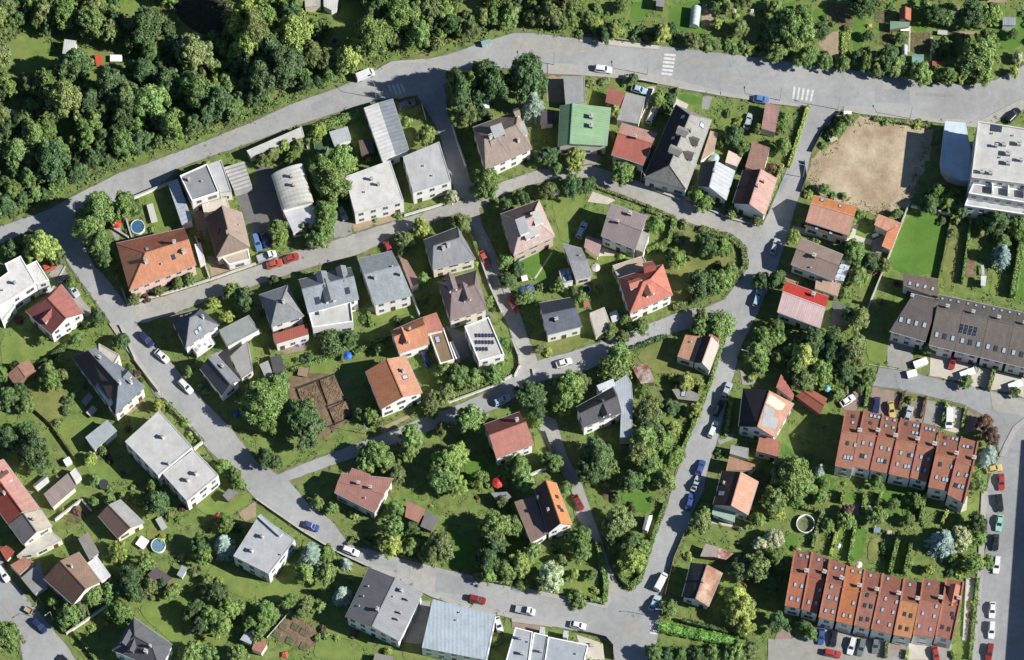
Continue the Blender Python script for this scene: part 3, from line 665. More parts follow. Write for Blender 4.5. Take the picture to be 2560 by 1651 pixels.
house('house', 'brown half-hipped house with a white bay front', 'left of the dark yard',
 [V('21',(1885,530,1985,895,2290,800,2215,480),5.4,r=5.2,c=(tile(118,96,84),tile(172,148,132)),wall=CREAM,hip=(.0,.25)), V('21',(2020,880,2270,800,2295,915,2100,965),3.2,'flat',.2,c=(flat(196,180,164),WHITE),wall=WHT),  # darker left slope carries its shade in the tile colour
  V('21',(1960,500,2120,440,2140,500,1975,560),5.4,r=1.4,c=tile(196,120,92),wall=CREAM)], [('sd','21',2000,655),('ch','21',2085,675,'w',.7),('vt','21',2190,600)])
PINK = plas(236, 190, 176)
house('house', 'big orange hip-roofed corner house', 'with a pink front and white chimneys',
 [V('21',(1065,765,1690,625,1800,960,1185,1200),6.2,r=3.8,c=(tile(178,104,74),OR,OR),wall=PINK,hip=(.36,0),f=.5)],
 [('ch','21',1600,765),('ch','21',1685,850,'w',1.1),('ch','21',1340,940,'w',1.1),('sk','21',1350,820),('sd','21',1590,890),('vt','21',1480,960)])
house('lean_to', 'small white flat connector roof', 'at the right end of the orange corner house', [V('21',(1782,775,1840,760,1882,925,1828,940),3.4,'flat',.1,c=(flat(222,226,228),WHITE),wall=WHT,win=False)], cat='annex')
house('house', 'white stepped flat-roofed house', 'cut by the left edge of the photo',
 [V('21',(-120,1170,75,1030,45,955,190,882,330,1130,90,1290,-60,1370),7.0,'flat',.2,c=(flat(232,228,220),WHITE),wall=WHT), V('21',(242,972,338,925,452,1108,335,1140),6.2,'flat',.2,c=(flat(228,224,216),WHITE),wall=WHT),
  V('21',(-40,1360,90,1290,140,1330,20,1485),4.2,'flat',.15,c=(flat(226,222,214),WHITE),wall=WHT)], [('ch','21',140,1135,'g',.8),('vt','21',30,1200)])
house('house', 'dark red hip-roofed house', 'below the white stepped house', [V('21',(560,1140,770,1405,470,1600,235,1385),5.8,r=3.2,c=(tile(182,112,100),tile(160,88,82)),wall=WHT,hip=(.25,0)), V('21',(395,1258,440,1225,480,1290,430,1330),5.8,'flat',.1,c=(flat(170,100,92),CONC),wall=WHT,win=False)], [('dm','21',400,1490,1.6,tile(170,96,90))])
house('shed', 'small red-brown gabled shed', 'on the lawn at the left edge', [V('31',(65,465,145,575,335,430,262,322),2.6,r=.9,c=tile(176,128,104),wall=WOOD,win=False)], cat='shed')
SL = tile(128, 136, 146)
house('house', 'old patchy slate-roofed house', 'with brown and blue-grey slopes beside the diagonal street',
 [V('31',(660,300,1060,835,1330,580,905,215),5.6,r=4.3,c=(tile(104,90,86),SL),wall=CREAM,hip=(.12,.22)), V('31',(905,180,1095,285,1040,385,905,330),6.6,'flat',.2,c=(flat(206,196,178),CONC),wall=CREAM)],
 [('ch','31',1095,545,'w'),('ch','31',1200,545,'w'),('pt','31',(945,490,1080,650,1075,700,1005,760,880,580,885,545),flat(140,158,170)),('ch','31',915,320,'b'),('dm','31',1180,470,2.0,SL)])
house('shed', 'pale sheet-roofed garage', 'beside the driveway of the slate-roofed house', [V('31',(780,1040,985,880,1075,985,870,1165),3.0,'shed',.4,c=rib(196,206,206),wall=WHT,win=False,over=.2)], cat='garage')
house('house', 'large pale flat-roofed house', 'along the diagonal street, above its stepped neighbour', [V('31',(1145,1080,1460,795,1765,1130,1450,1392),7.0,'flat',.15,c=(flat(204,202,198),GRYW),wall=WHT)], [('ch','31',1495,1045,'w'),('ch','31',1550,1290,'g',.7)])
house('house', 'smaller pale flat-roofed house with a balcony', 'joined below the large flat-roofed house', [V('31',(1490,1375,1780,1150,2005,1390,1715,1630),6.2,'flat',.15,c=(flat(208,205,200),GRYW),wall=WHT)], [('ch','31',1800,1380,'w'),('ch','31',1725,1440,'w')])
house('house', 'red-roofed house', 'cut by the left edge below the dark bushes', [V('0',(8,1148,100,1272,20,1310,-62,1196),5.6,r=3.0,c=(tile(206,150,136),tile(198,92,72)),wall=CREAM)], [('dm','31',90,1400,2.4,tile(214,150,132)),('ch','41',40,20,'w',.8)])
house('house', 'beige and grey patched-roof house', 'joined below the red-roofed house at the left edge', [V('0',(102,1274,131,1317,59,1362,22,1312),5.8,r=2.6,c=(tile(202,188,168),tile(150,142,140)),wall=CREAM), V('41',(150,590,330,560,570,440,480,370,300,440,230,520),3.0,'flat',.12,c=(flat(206,200,188),CONC),wall=CREAM)], [('ch','41',305,260,'b',.7),('dm','41',170,210,1.4,tile(120,100,98))])
house('shed', 'tiny red-tiled shed', 'at the left edge below the patched-roof house', [V('41',(-5,525,60,488,135,550,62,640),2.5,'shed',.3,c=tile(196,92,70),wall=CREAM,win=False)], cat='shed')
house('garage', 'low red-brown garage roof', 'on the bottom-left street', [V('41',(92,672,220,598,312,640,180,760),2.6,'flat',.08,c=(flat(186,128,104),CONC),wall=CREAM,win=False)], cat='garage')
house('house', 'brown gabled house with white annex', 'on the bottom-left street',
 [V('41',(720,550,925,825,670,1035,400,795),5.4,r=3.0,c=(rib(158,128,106),rib(122,92,78)),wall=WHT), V('41',(800,652,890,590,1015,765,930,822),3.6,'flat',.08,c=(flat(232,230,226),WHITE),wall=WHT),
  V('41',(715,430,805,370,912,560,822,630),3.2,'shed',.3,c=rib(164,158,152),wall=GRYW,win=False)], [('ch','41',660,690,'w',.7),('ch','41',560,960,'w',.8)])
house('carport', 'grey corrugated carport', 'left of the brown gabled house', [V('41',(190,790,315,940,440,860,360,650),2.9,'shed',.3,c=rib(168,166,162),wall=GRYW,win=False)], cat='carport')
house('shed', 'grey and brown gabled workshop', 'above the round blue pool', [V('41',(1100,68,1325,285,1080,425,900,220),3.6,r=1.8,c=(rib(178,178,174),rib(136,110,98)),wall=CREAM)], cat='workshop')
house('shed', 'pinkish shed with white end panel', 'left of the round dark trampoline', [V('31',(400,1560,620,1370,700,1500,480,1690),2.8,'shed',.4,c=rib(182,164,156),wall=CREAM,win=False), V('31',(640,1365,690,1320,745,1398,690,1440),2.6,'flat',.05,c=(flat(236,232,226),WHITE),wall=WHT,win=False)], cat='shed')
house('house', 'grey flat-roofed house with white sides', 'beside the blue spruces', [V('0',(583,1391,648,1288,738,1350,672,1436),6.4,'flat',.12,c=(flat(188,190,192),WHITE),wall=WHT), V('42',(10,225,45,205,250,385,215,410),7.0,'flat',.1,c=(flat(196,200,206),WHITE),wall=WHT,win=False)], [('ch','42',60,415,'w'),('ch','41',2310,545,'w'),('vt','42',230,580)])
house('house', 'grey gabled house with a darker left slope', 'on the lower street', [V('42',(1035,700,820,1148,1310,1370,1528,925),6.4,r=1.9,c=(rib(120,120,124),rib(158,160,164)),wall=WHT)],
 [('ch','42',1335,910,'w'),('ch','42',1115,1085,'w'),('ch','42',1390,995,'b',.6),('ch','42',1325,1115,'b',.6),('ch','42',1300,1175,'b',.6),('vt','42',1030,870),('vt','42',985,960),('vt','42',945,1050),('vt','42',1260,965)])
house('house', 'pale blue flat metal-roofed building', 'at the bottom edge', [V('42',(1620,985,2200,1125,2110,1545,1520,1430),5.6,'flat',.1,c=(seam(190,204,214),paint(200,214,222)),wall=WHT)], [('vt','42',1870,1110),('vt','42',1840,1180)], cat='building')
house('house', 'grey multi-level flat-roofed building', 'at the bottom beside the curved corner fence', [V('43',(30,1245,190,1285,150,1600,-60,1560),5.0,'flat',.25,c=(flat(178,184,190),WHITE),wall=WHT), V('43',(200,1290,330,1320,280,1610,150,1600),4.6,'flat',.2,c=(flat(168,174,180),WHITE),wall=WHT), V('43',(335,1330,700,1405,650,1610,290,1600),4.9,'flat',.2,c=(flat(176,182,188),WHITE),wall=WHT)],
 [('ch','43',75,1350,'g'),('ch','43',95,1490,'g'),('vt','43',150,1380),('ch','43',265,1470,'g',.8),('vt','43',590,1490)], cat='building')
for i, (x, y) in enumerate(((285, 1265), (500, 1300))):
    house('porch', 'small %s white porch roof' % ('left', 'right')[i], 'before the grey multi-level building', [V('43',(x-25,y-30,x+20,y-22,x+10,y+40,x-35,y+32),2.8,'flat',.06,c=(flat(210,214,216),WHITE),wall=WHT,win=False)], cat='porch')
DG = tile(98, 98, 104)
house('house', 'dark grey cross-gabled house', 'at the bottom edge left of the vegetable plot', [V('41',(1225,1150,1580,1400,1470,1640,1030,1450),6.2,r=3.6,c=(tile(120,120,122),DG,DG),wall=WHT,hip=(.3,.3)), V('41',(1180,1280,1110,1335,1180,1400,1260,1340),6.4,r=1.6,c=DG,wall=WHT,hip=(0,.4))],
 [('ch','41',1340,1470,'w',1.1),('dm','41',1130,1400,1.8,DG),('dm','41',1200,1470,1.6,DG),('ch','41',1380,1420,'w',.7)])
PK = rib(190, 134, 118)
house('house', 'pinkish-red low-pitched house', 'on the corner of the diagonal street and middle lane', [V('0',(854,1184,984,1197,937,1282,836,1231),5.6,r=1.0,c=(PK,PK),wall=GRYW), V('0',(880,1170,926,1186,916,1206,868,1192),5.6,'flat',.06,c=(rib(186,130,116),CONC),wall=GRYW,win=False)], [('ch','32',940,1470,'b'),('ch','32',1050,1510,'b'),('vt','42',1000,60)])
house('shed', 'reddish sheet-roofed shed', 'right of the pinkish-red house', [V('42',(1385,80,1555,160,1490,290,1365,235),2.6,'shed',.4,c=rib(190,136,114),wall=WOOD,win=False)], cat='shed')
house('shed', 'dark felt-roofed shed', 'beside the reddish shed', [V('42',(1560,175,1680,240,1610,365,1505,320),2.4,'shed',.3,c=flat(128,124,122),wall=WOOD,win=False)], cat='shed')
house('house', 'bright orange and brown roofed house', 'with a low brown extension, inside the triangular block', [V('0',(1390,1207,1430,1312,1371,1333,1337,1222),6.0,r=3.6,c=(tile(226,140,72),tile(112,84,76)),wall=WHT,over=.25), V('43',(20,92,205,32,330,388,172,475),4.6,'shed',.5,c=rib(152,126,112),wall=WHT)],
 [('sd','43',410,45),('sd','43',430,140),('sd','43',455,170),('ch','43',330,175,'w',.8),('ch','43',240,60,'w',.7)])
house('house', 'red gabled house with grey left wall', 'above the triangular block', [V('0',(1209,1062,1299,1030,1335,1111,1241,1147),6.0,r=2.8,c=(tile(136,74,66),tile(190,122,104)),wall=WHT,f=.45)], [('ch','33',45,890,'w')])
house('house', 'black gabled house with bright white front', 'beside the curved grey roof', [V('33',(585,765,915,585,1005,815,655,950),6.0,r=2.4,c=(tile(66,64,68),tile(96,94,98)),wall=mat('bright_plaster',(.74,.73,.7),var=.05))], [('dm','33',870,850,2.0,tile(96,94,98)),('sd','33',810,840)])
house('canopy', 'curved pale grey sheet roof', 'wrapping the right side of the black gabled house', [V('33',(915,555,1050,465,1098,545,1108,690,1100,1040,990,1040,1000,780,965,640),4.6,'flat',.08,c=(rib(188,194,202),ZINC),wall=GRYW,win=False), V('33',(775,565,930,502,945,560,800,615),5.0,'flat',.05,c=(flat(222,228,230),WHITE),wall=WHT,win=False)], cat='annex')
RUST = mat('rusty_sheet', alb((158,92,70)), kind='rib', base2=alb((206,196,186)), var=.25, scale=1.2, rough=.9)
house('shed', 'rusty corrugated shed with white stripes', 'on the dry lawn behind the curved grey roof', [V('33',(1095,392,1240,360,1312,540,1180,552),2.4,'shed',.3,c=RUST,wall=WOOD,win=False,over=.15)], cat='shed')
house('house', 'small twin-roofed tan and pink house', 'at the bend of the right-hand road', [V('33',(1590,100,1745,120,1665,350,1515,300),3.8,'flat',.05,c=(tile(196,146,112),CONC),wall=WHT), V('33',(1750,110,1665,352,1812,432,1900,190),4.0,r=2.2,c=(tile(78,68,66),tile(214,190,178)),wall=WHT,over=.2), V('33',(1810,78,1905,112,1890,170,1800,140),4.4,'flat',.05,c=(tile(196,140,116),CONC),wall=WHT,win=False)], [('vt','33',1640,170)])  # dark left slope of the gable has its west shade in the tiles
house('shed', 'grey-green shed behind a clipped hedge', 'near the right-hand road', [V('33',(1465,600,1590,590,1725,650,1700,712,1520,690),2.3,'flat',.05,c=(flat(150,150,140),CONC),wall=WOOD,win=False)], [('sk','33',1570,640,1.2)], cat='shed')
house('house', 'green metal-roofed house', 'below the grey garage slab on the upper road', [V('13',(445,968,425,1345,868,1338,905,988),5.2,r=1.4,c=(rib(120,160,120),rib(150,190,142)),wall=CREAM,f=.24)], [('ch','13',725,1080,'b',1.2),('ch','13',725,1165,'b',1.2)])  # left slope in darker green, its shade put into the sheet colour
house('house', 'weathered red sheet-roofed house', 'between the green house and the long dark house', [V('13',(1005,1130,1330,1225,1205,1512,910,1418),4.8,r=1.0,c=(rib(206,156,140),rib(196,112,92)),wall=WHT,f=.38)], [('ch','13',1130,1270,'b',.8)])
GR = tile(164, 160, 154)
house('house', 'long house with black left and grey right slope', 'and small gabled dormers', [V('0',(1690,262,1609,444,1716,474,1779,300),5.0,r=4.4,c=(tile(62,62,70),GR,GR),wall=WHT,hip=(.16,.14))],  # left slope tiles blackened to carry the west-side shade
 [('dm','13',1520,1215,1.7,GR),('dm','13',1450,1385,1.7,GR),('dm','13',1700,1330,1.7,tile(120,112,104)),('dm','13',1650,1460,1.7,tile(120,112,104)),('sk','13',1740,1150,1.2),('sk','13',1570,1075,1.1),('sk','13',1480,1270),('ch','13',1640,1210,'w',.7)])
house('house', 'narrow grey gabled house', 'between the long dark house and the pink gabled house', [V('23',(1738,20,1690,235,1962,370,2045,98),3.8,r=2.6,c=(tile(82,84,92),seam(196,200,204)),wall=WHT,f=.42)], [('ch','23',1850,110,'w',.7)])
house('shed', 'small pale pink flat shed', 'above the narrow grey gabled house', [V('13',(1985,1380,2108,1440,2062,1530,1955,1490),2.6,'flat',.05,c=(flat(240,214,196),WHITE),wall=WHT,win=False)], cat='shed')
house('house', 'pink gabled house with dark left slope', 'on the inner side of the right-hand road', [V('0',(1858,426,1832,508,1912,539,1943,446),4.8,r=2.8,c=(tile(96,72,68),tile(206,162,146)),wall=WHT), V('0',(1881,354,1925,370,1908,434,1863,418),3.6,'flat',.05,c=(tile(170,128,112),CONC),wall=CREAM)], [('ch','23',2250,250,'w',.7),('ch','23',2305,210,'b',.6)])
house('garage', 'pinkish garage roof on the upper road', 'above the pink gabled house', [V('0',(1914,257,1949,266,1938,332,1903,322),2.9,'flat',.05,c=(tile(186,140,130),CONC),wall=CREAM,win=False)], cat='garage')
house('lean_to', 'long tan lean-to', 'on the right flank of the long dark house', [V('13',(1820,1200,1890,1222,1850,1395,1730,1475),2.5,'flat',.05,c=(flat(202,170,146),CONC),wall=CREAM,win=False)], cat='lean-to')
house('garage', 'grey garage slab on the upper road', 'right of the big dark tree', [V('13',(470,700,665,700,675,942,490,962),2.9,'flat',.1,c=(flat(160,164,162),CONC),wall=CREAM,win=False)], cat='garage')
house('garage', 'square red garage roof', 'beside the grey yard on the upper road', [V('13',(880,805,1035,855,990,982,855,945),2.8,'shed',.3,c=rib(184,110,94),wall=CREAM,win=False)], cat='garage')
house('garage', 'large grey flat garage', 'between the red garage and the weathered red house', [V('13',(1045,850,1225,890,1160,1140,960,1100),2.8,'flat',.06,c=(flat(172,170,166),CONC),wall=CREAM,win=False)], cat='garage')
house('shed', 'dark plum-roofed shed with pale frame', 'below the pale blue spruce', [V('13',(275,1000,390,1012,385,1135,255,1150),2.8,'shed',.2,c=flat(92,84,92),wall=CREAM,win=False)], cat='shed')
house('house', 'orange gabled house with a white terrace', 'beside the sandy plot', [V('24',(420,325,820,430,740,690,345,562),5.0,r=1.9,c=(tile(226,140,70),tile(224,166,138)),wall=WHT,f=.45), V('24',(345,585,735,695,718,745,330,615),3.6,'shed',.5,c=tile(112,84,74),wall=WHT,gutter=False)], [('sk','24',495,370),('sk','24',660,428,.8),('sk','24',445,630),('sk','24',575,668)])
house('summer_house', 'small L-shaped orange outbuilding', 'at the corner of the bright green lawn', [V('24',(1012,495,1222,578,1085,668,970,612),2.9,'shed',.9,c=tile(220,154,124),wall=WHT,win=False), V('24',(1225,580,1130,832,1040,800,1088,672),2.9,'shed',.6,c=tile(214,132,84),wall=WHT,win=False)], cat='outbuilding')
house('house', 'brown low-pitched house with glazed white porch', 'below the orange gabled house', [V('24',(305,715,690,870,605,1105,210,955),5.2,r=1.2,c=(rib(166,144,128),rib(162,140,126)),wall=WHT), V('24',(440,1092,670,1135,640,1252,430,1182),3.0,'flat',.06,c=(flat(196,164,140),CONC),wall=CREAM)], [('ch','24',420,890,'b',1.1),('vt','24',390,990)])
gh = house('glazed_porch', 'white glazed porch roof', 'on the right of the brown low-pitched house', [V('24',(692,900,612,1098,690,1116,765,940),2.8,'shed',.3,c=flat(226,230,232),wall=WHT,win=False,over=.05)], cat='porch')
for i in range(4):
    for j in range(2):
        p = W('24', 662 + j * 38 + (3 - i) * 18 - 20, 1075 + j * 14 - (3 - i) * 46, 3.05); mb = MB(); mb.box(p, (.62, .42, .02), 0, Matrix.Rotation(R(-22), 3, 'Z')); mb.build('glass_pane', SKYGL, gh)
house('house', 'scarlet and pale pink roofed house', 'by the right-hand road', [V('24',(165,1112,555,1255,480,1542,85,1392),5.0,r=1.3,c=(rib(214,62,42),rib(236,200,198)),wall=WHT,f=.42)], [('ch','24',415,1245,'w',1.1)])
DB = tile(112, 104, 98)
row = [((2344,750),(2380,758),(2366,878),(2314,860))]
house('row_house', 'end unit of the grey-brown row', 'with a north wing and four skylights', [V('0',(2287,736,2346,750,2314,854,2224,828),6.2,'gable',2.6,c=(DB,DB),wall=WHT,f=.16), V('24',(1240,1035,1560,1100,1555,1275,1240,1165),4.2,'shed',.5,c=tile(126,108,98),wall=WHT)],
 [('sk','24',1220,1465),('sk','24',1290,1480),('sk','24',1360,1500),('sk','24',1435,1515),('sk','24',1300,1135,.8),('sk','24',1370,1150,.8),('sk','24',1440,1165,.8),('sk','24',1510,1185,.8),('ch','24',1320,1260,'w')], cat='row house', group='grey-brown row houses')
nx = [2348, 2412, 2476, 2540, 2604, 2668]
for i in range(5):
    x0, x1 = nx[i], nx[i + 1]; n0, n1 = 737 + (x0 - 2348) * .212, 737 + (x1 - 2348) * .212; s0, s1 = x0 - 26, x1 - 26
    w0, w1 = 862 + (s0 - 2322) * .24, 862 + (s1 - 2322) * .24
    fe = []
    if i < 4:
        for k in range(3):
            xx = s0 + 12 + 20 * k; fe.append(('sk' if k != 1 else 'sd', '0', xx + 8, 834 + (xx - 2322) * .235))
            xx = x0 + 10 + 20 * k; fe.append(('sk', '0', xx - 2, 746 + (xx - 2348) * .2, .7))
        fe.append(('ch', '0', x0 + 20, 770 + (x0 - 2348) * .215, 'w'))
    if i == 1:
        for k in range(4):
            for j in range(2): fe.append(('sp', '0', 2405 + 11.5 * k - 3 * j, 817 + 2.5 * k + 10 * j, .8))
    house('row_house', ('first', 'second', 'third', 'fourth', 'fifth')[i] + ' full unit of the grey-brown row', 'counted from its left end', [V('0',(x0,n0,x1 - .7,n1,s1 - .7,w1,s0,w0),6.0,r=3.0,c=(DB,tile(124,114,106)),wall=WHT,f=.36)], fe, cat='row house', group='grey-brown row houses')
house('apartment_block', 'modern white apartment block with terraces', 'at the right edge', [V('0',(2445,305,2700,345,2690,478,2428,446),11.5,'flat',.5,c=(flat(208,206,200),GRYW),wall=WHT), V('0',(2432,462,2690,494,2684,530,2421,486),8.5,'flat',.6,c=(flat(196,194,190),WHITE),wall=WHT), V('0',(2421,490,2684,534,2678,556,2411,516),5.6,'flat',.5,c=(flat(206,206,204),WHITE),wall=WHT)],
 [('ch','14',2165,1335,'w',1.3),('ch','14',2300,1330,'g',1.3),('sd','14',2070,1170,1.6),('ch','14',2320,1480,'g'),('vt','14',2060,1230),('sd','14',2120,1180,1.4),('ch','14',2200,1420,'g',1.5),('ch','14',2090,1350,'g',.9),('vt','14',2130,1450),('vt','14',2250,1250),('ch','24',2200,40,'g',1.3),('ch','24',1960,120,'w',1.2),('ch','24',2040,130,'g',1.2)], cat='apartment block')
for k in range(5):
    a = W('0', 2480 + 40 * k, 452 + 5 * k, 9); mb = MB(); mb.prism([a + Vector((x, y, 0)) for x, y in ((-.12, -3.2), (.12, -3.2), (.12, .2), (-.12, .2))], 5, 10.2)
    mb.build('terrace_screen', WHITE, bpy.data.objects['apartment_block'])
house('canopy', 'rounded blue canopy roof', 'in the shade left of the apartment block', [V('0',(2363,303,2414,308,2428,380,2422,452,2400,451,2372,440,2355,420,2352,395),3.4,'flat',.06,c=(flat(214,232,244),paint(200,220,234)),wall=GRYW,win=False)], cat='canopy')  # whitish roof, the blue of its shade put into the colour
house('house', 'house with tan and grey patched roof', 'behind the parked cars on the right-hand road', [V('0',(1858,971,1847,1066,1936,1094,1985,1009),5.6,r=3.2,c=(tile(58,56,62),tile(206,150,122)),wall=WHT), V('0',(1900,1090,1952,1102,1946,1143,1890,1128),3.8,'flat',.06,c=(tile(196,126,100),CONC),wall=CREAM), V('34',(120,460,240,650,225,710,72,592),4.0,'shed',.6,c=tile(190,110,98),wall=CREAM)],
 [('pt','34',(15,640,160,735,120,810,-20,725),flat(236,216,186)),('pt','34',(-30,745,110,825,65,975,-65,935),flat(164,168,170)),('pt','34',(30,665,140,735,132,748,22,680),tile(190,140,110))])
house('shed', 'red-brown gabled shed behind the patched roof', 'under the tall trees', [V('34',(252,660,480,832,545,685,392,597),3.0,r=.9,c=tile(176,98,76),wall=WOOD,win=False)], cat='shed')
house('carport', 'grey flat carport roof', 'by the right-hand road below the parked cars', [V('33',(2010,1110,2170,1140,2165,1240,1995,1190),2.8,'flat',.06,c=(flat(172,172,168),CONC),wall=CREAM,win=False)], cat='carport')
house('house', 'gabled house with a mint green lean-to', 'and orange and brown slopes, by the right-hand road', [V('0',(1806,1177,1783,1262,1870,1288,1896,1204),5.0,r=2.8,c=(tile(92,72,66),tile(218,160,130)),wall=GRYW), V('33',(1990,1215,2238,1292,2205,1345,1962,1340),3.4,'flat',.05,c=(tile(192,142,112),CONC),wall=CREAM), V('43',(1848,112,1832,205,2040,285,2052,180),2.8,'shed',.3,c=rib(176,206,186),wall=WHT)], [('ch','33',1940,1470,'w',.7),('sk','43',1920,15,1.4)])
house('shed', 'rusty shed with a white half', 'between garden trees below the mint lean-to', [V('43',(1772,475,1725,592,1960,622,2030,565),2.4,r=.8,c=(rib(220,204,190),RUST),wall=WOOD,win=False)], cat='shed')
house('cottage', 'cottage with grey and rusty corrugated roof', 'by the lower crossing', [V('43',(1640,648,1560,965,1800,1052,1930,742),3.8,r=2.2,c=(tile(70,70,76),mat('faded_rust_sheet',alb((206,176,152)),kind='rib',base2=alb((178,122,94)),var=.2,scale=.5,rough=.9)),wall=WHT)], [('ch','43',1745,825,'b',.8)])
# ---- the two red terraces: every unit a house of its own
def party(o, A, B, z, rr, ff, m):
    up = Vector((0, 0, 1)); a = A + up * .08; b = B + up * .08; k = A.lerp(B, ff) + up * (rr + .08)
    for p, q, nm in ((a, k, 'verge'), (k, b, 'verge')):
        mb = MB(); mb.bar(p, q, .42, .5); mb.build(nm, m, o)
T1 = [(715,790,878,802,770,1338,620,1306),(885,790,1045,838,935,1345,772,1308),(1056,838,1205,870,1096,1376,942,1340),(1222,868,1408,910,1298,1420,1112,1380),(1416,914,1564,950,1455,1452,1308,1412),(1578,1000,1764,1040,1645,1535,1474,1500),(1776,1040,1925,1082,1795,1648,1650,1570)]
N1 = [tile(184,126,96),tile(186,126,98),tile(184,122,90),tile(188,126,94),tile(190,128,98),tile(186,122,90),tile(196,128,96)]
SK1 = [[(730,1095),(800,1112),(705,1222),(735,1225),(765,1230),(780,850),(778,908)],[(875,1090),(945,1105),(860,1210),(895,1218),(945,845),(980,852),(1015,860),(940,910)],[(1040,1135),(1110,1150),(1015,1248),(1045,1252),(1075,1262),(1090,875),(1160,888),(1082,940),(1150,955)],[(1220,1182),(1295,1205),(1320,1205),(1187,1285),(1260,1305),(1290,1308),(1270,920),(1340,935),(1372,942),(1330,1000),(1365,1005)],[(1405,1222),(1470,1240),(1375,1330),(1408,1335),(1440,1342),(1450,962),(1485,970),(1520,978)],[(1580,1288),(1685,1312),(1545,1405),(1610,1425),(1640,1430),(1625,1045),(1695,1055),(1730,1062),(1620,1105)],[(1748,1378),(1820,1390),(1720,1480),(1752,1488),(1785,1495),(1795,1125),(1830,1130),(1862,1138)]]
ORD = ['first','second','third','fourth','fifth','sixth','seventh','eighth','ninth']
VERGE = tile(196, 116, 98); VERGE2 = tile(206, 128, 96)
for i, q in enumerate(T1):
    q = list(q); e = 5.8 if i < 5 else 6.8
    fe = [(('sd' if (i * 3 + k) % 5 == 0 else 'sk'), '34', x, y, .8) for k, (x, y) in enumerate(SK1[i])] + [('ch', '34', q[2] - 40, q[1] + 200, 'w', 1.2)]
    o = house('row_house', ORD[i] + ' house of the upper red terrace', 'counted from the left', [V('34',q,e,r=3.0,c=(tile(164,104,78) if i % 2 else tile(168,108,82),N1[i]),wall=WHT,f=.47,over=.05,gutter=False)], fe, cat='row house', group='upper red terrace')
    P = pts('34', q, e); party(o, P[0], P[3], e, 3.0, .47, VERGE)
    if i == 6: party(o, P[1], P[2], e, 3.0, .47, VERGE)
T2 = [(245,545,395,555,300,1075,160,1045),(405,555,560,612,450,1120,312,1080),(575,612,718,670,610,1190,470,1152),(726,680,880,712,775,1226,630,1190),(890,716,1040,752,935,1262,795,1226),(1056,752,1240,800,1135,1312,950,1262),(1250,800,1412,832,1312,1342,1155,1312),(1425,790,1622,832,1520,1342,1335,1312),(1636,795,1792,828,1690,1362,1540,1318)]
N2 = [tile(190,112,76),tile(180,106,80),tile(188,120,92),tile(202,118,62),tile(176,120,98),tile(180,112,92),tile(214,144,84),tile(184,120,100),tile(182,116,94)]
SK2 = [[(250,850),(310,865),(215,975),(275,990),(300,585),(362,600)],[(375,1010),(475,900),(440,1020),(465,625),(525,630)],[(585,870),(560,965),(625,980),(530,1088),(595,1100),(620,700),(680,712)],[(785,1020),(695,1130),(755,1140),(775,730),(845,742)],[(912,945),(890,1040),(945,1050),(855,1165),(915,1170),(940,770)],[(1080,980),(1180,1010),(1050,1080),(1150,1105),(1015,1190),(1115,1220),(1100,800)],[(1255,1120),(1310,1135),(1215,1242),(1275,1258),(1300,855)],[(1545,1050),(1420,1115),(1525,1140),(1385,1230),(1490,1260),(1475,850)],[(1690,1120),(1700,1150),(1600,1240),(1660,1258)]]
DKS = {0: (2,3), 1: (), 4: (0,1,2,3,4), 6: (0,1,2,3), 8: (0,1,2,3)}
for i, q in enumerate(T2):
    q = list(q); e = 5.6 if i < 2 else 6.5
    fe = [(('sd' if k in DKS.get(i, ()) and i in (4, 6, 8) else 'sk'), '44', x, y, .8) for k, (x, y) in enumerate(SK2[i])] + [('ch', '44', q[2] - 45, q[1] + 190, 'w', 1.2)]
    if i == 8: fe.append(('dm', '44', 1710, 880, 2.2, tile(206,124,92)))
    o = house('row_house', ORD[i] + ' house of the lower red terrace', 'counted from the left', [V('44',q,e,r=3.0,c=(tile(160,100,78) if i != 3 else tile(204,122,66),N2[i]),wall=WHT,f=.47,over=.05,gutter=False)], fe, cat='row house', group='lower red terrace')
    P = pts('44', q, e); party(o, P[0], P[3], e, 3.0, .47, VERGE2)
    if i == 8: party(o, P[1], P[2], e, 3.0, .47, VERGE2)
# ---- middle block
house('house', 'grey pyramid-roofed house with red lower porch', 'left of the modern grey house', [V('22',(25,1240,290,1150,440,1430,140,1530),6.0,r=3.0,c=tile(150,152,154),wall=WHT,hip=(.42,.42)), V('22',(150,1600,470,1500,480,1600,188,1688),4.4,'flat',.05,c=(rib(190,104,82),CONC),wall=WHT)], [('ch','22',255,1310,'w',.9)])
MG = tile(160, 168, 176)
house('house', 'modern grey house with white roof terrace', 'in the middle block', [V('22',(390,1100,872,985,945,1275,475,1400),7.2,r=2.4,c=(tile(120,124,130),MG),wall=WHT,f=.42), V('22',(482,1405,870,1305,892,1490,520,1545),5.4,'flat',.5,c=(flat(206,204,198),WHITE),wall=WHT)],
 [('sd','22',840,1200,1.2),('sd','22',565,1290,1.3),('dm','22',690,1310,2.6,tile(140,146,152)),('ch','22',730,1345,'w',1.1),('sd','22',560,1400),('dm','22',600,1060,2.4,tile(140,144,150)),('dm','22',780,1010,2.2,tile(140,144,150))])
house('house', 'broad grey low-pitched house with white front', 'right of the modern grey house', [V('22',(930,910,1245,835,1430,1240,1085,1332),6.8,r=1.6,c=(tile(148,154,158),tile(166,174,178)),wall=WHT,f=.4), V('22',(1310,885,1385,920,1505,1130,1418,1170),4.0,'shed',.4,c=tile(166,132,120),wall=CREAM)], [('ch','22',1095,1090,'w',.8),('ch','22',1330,1060,'w',.7),('vt','22',1250,980)])
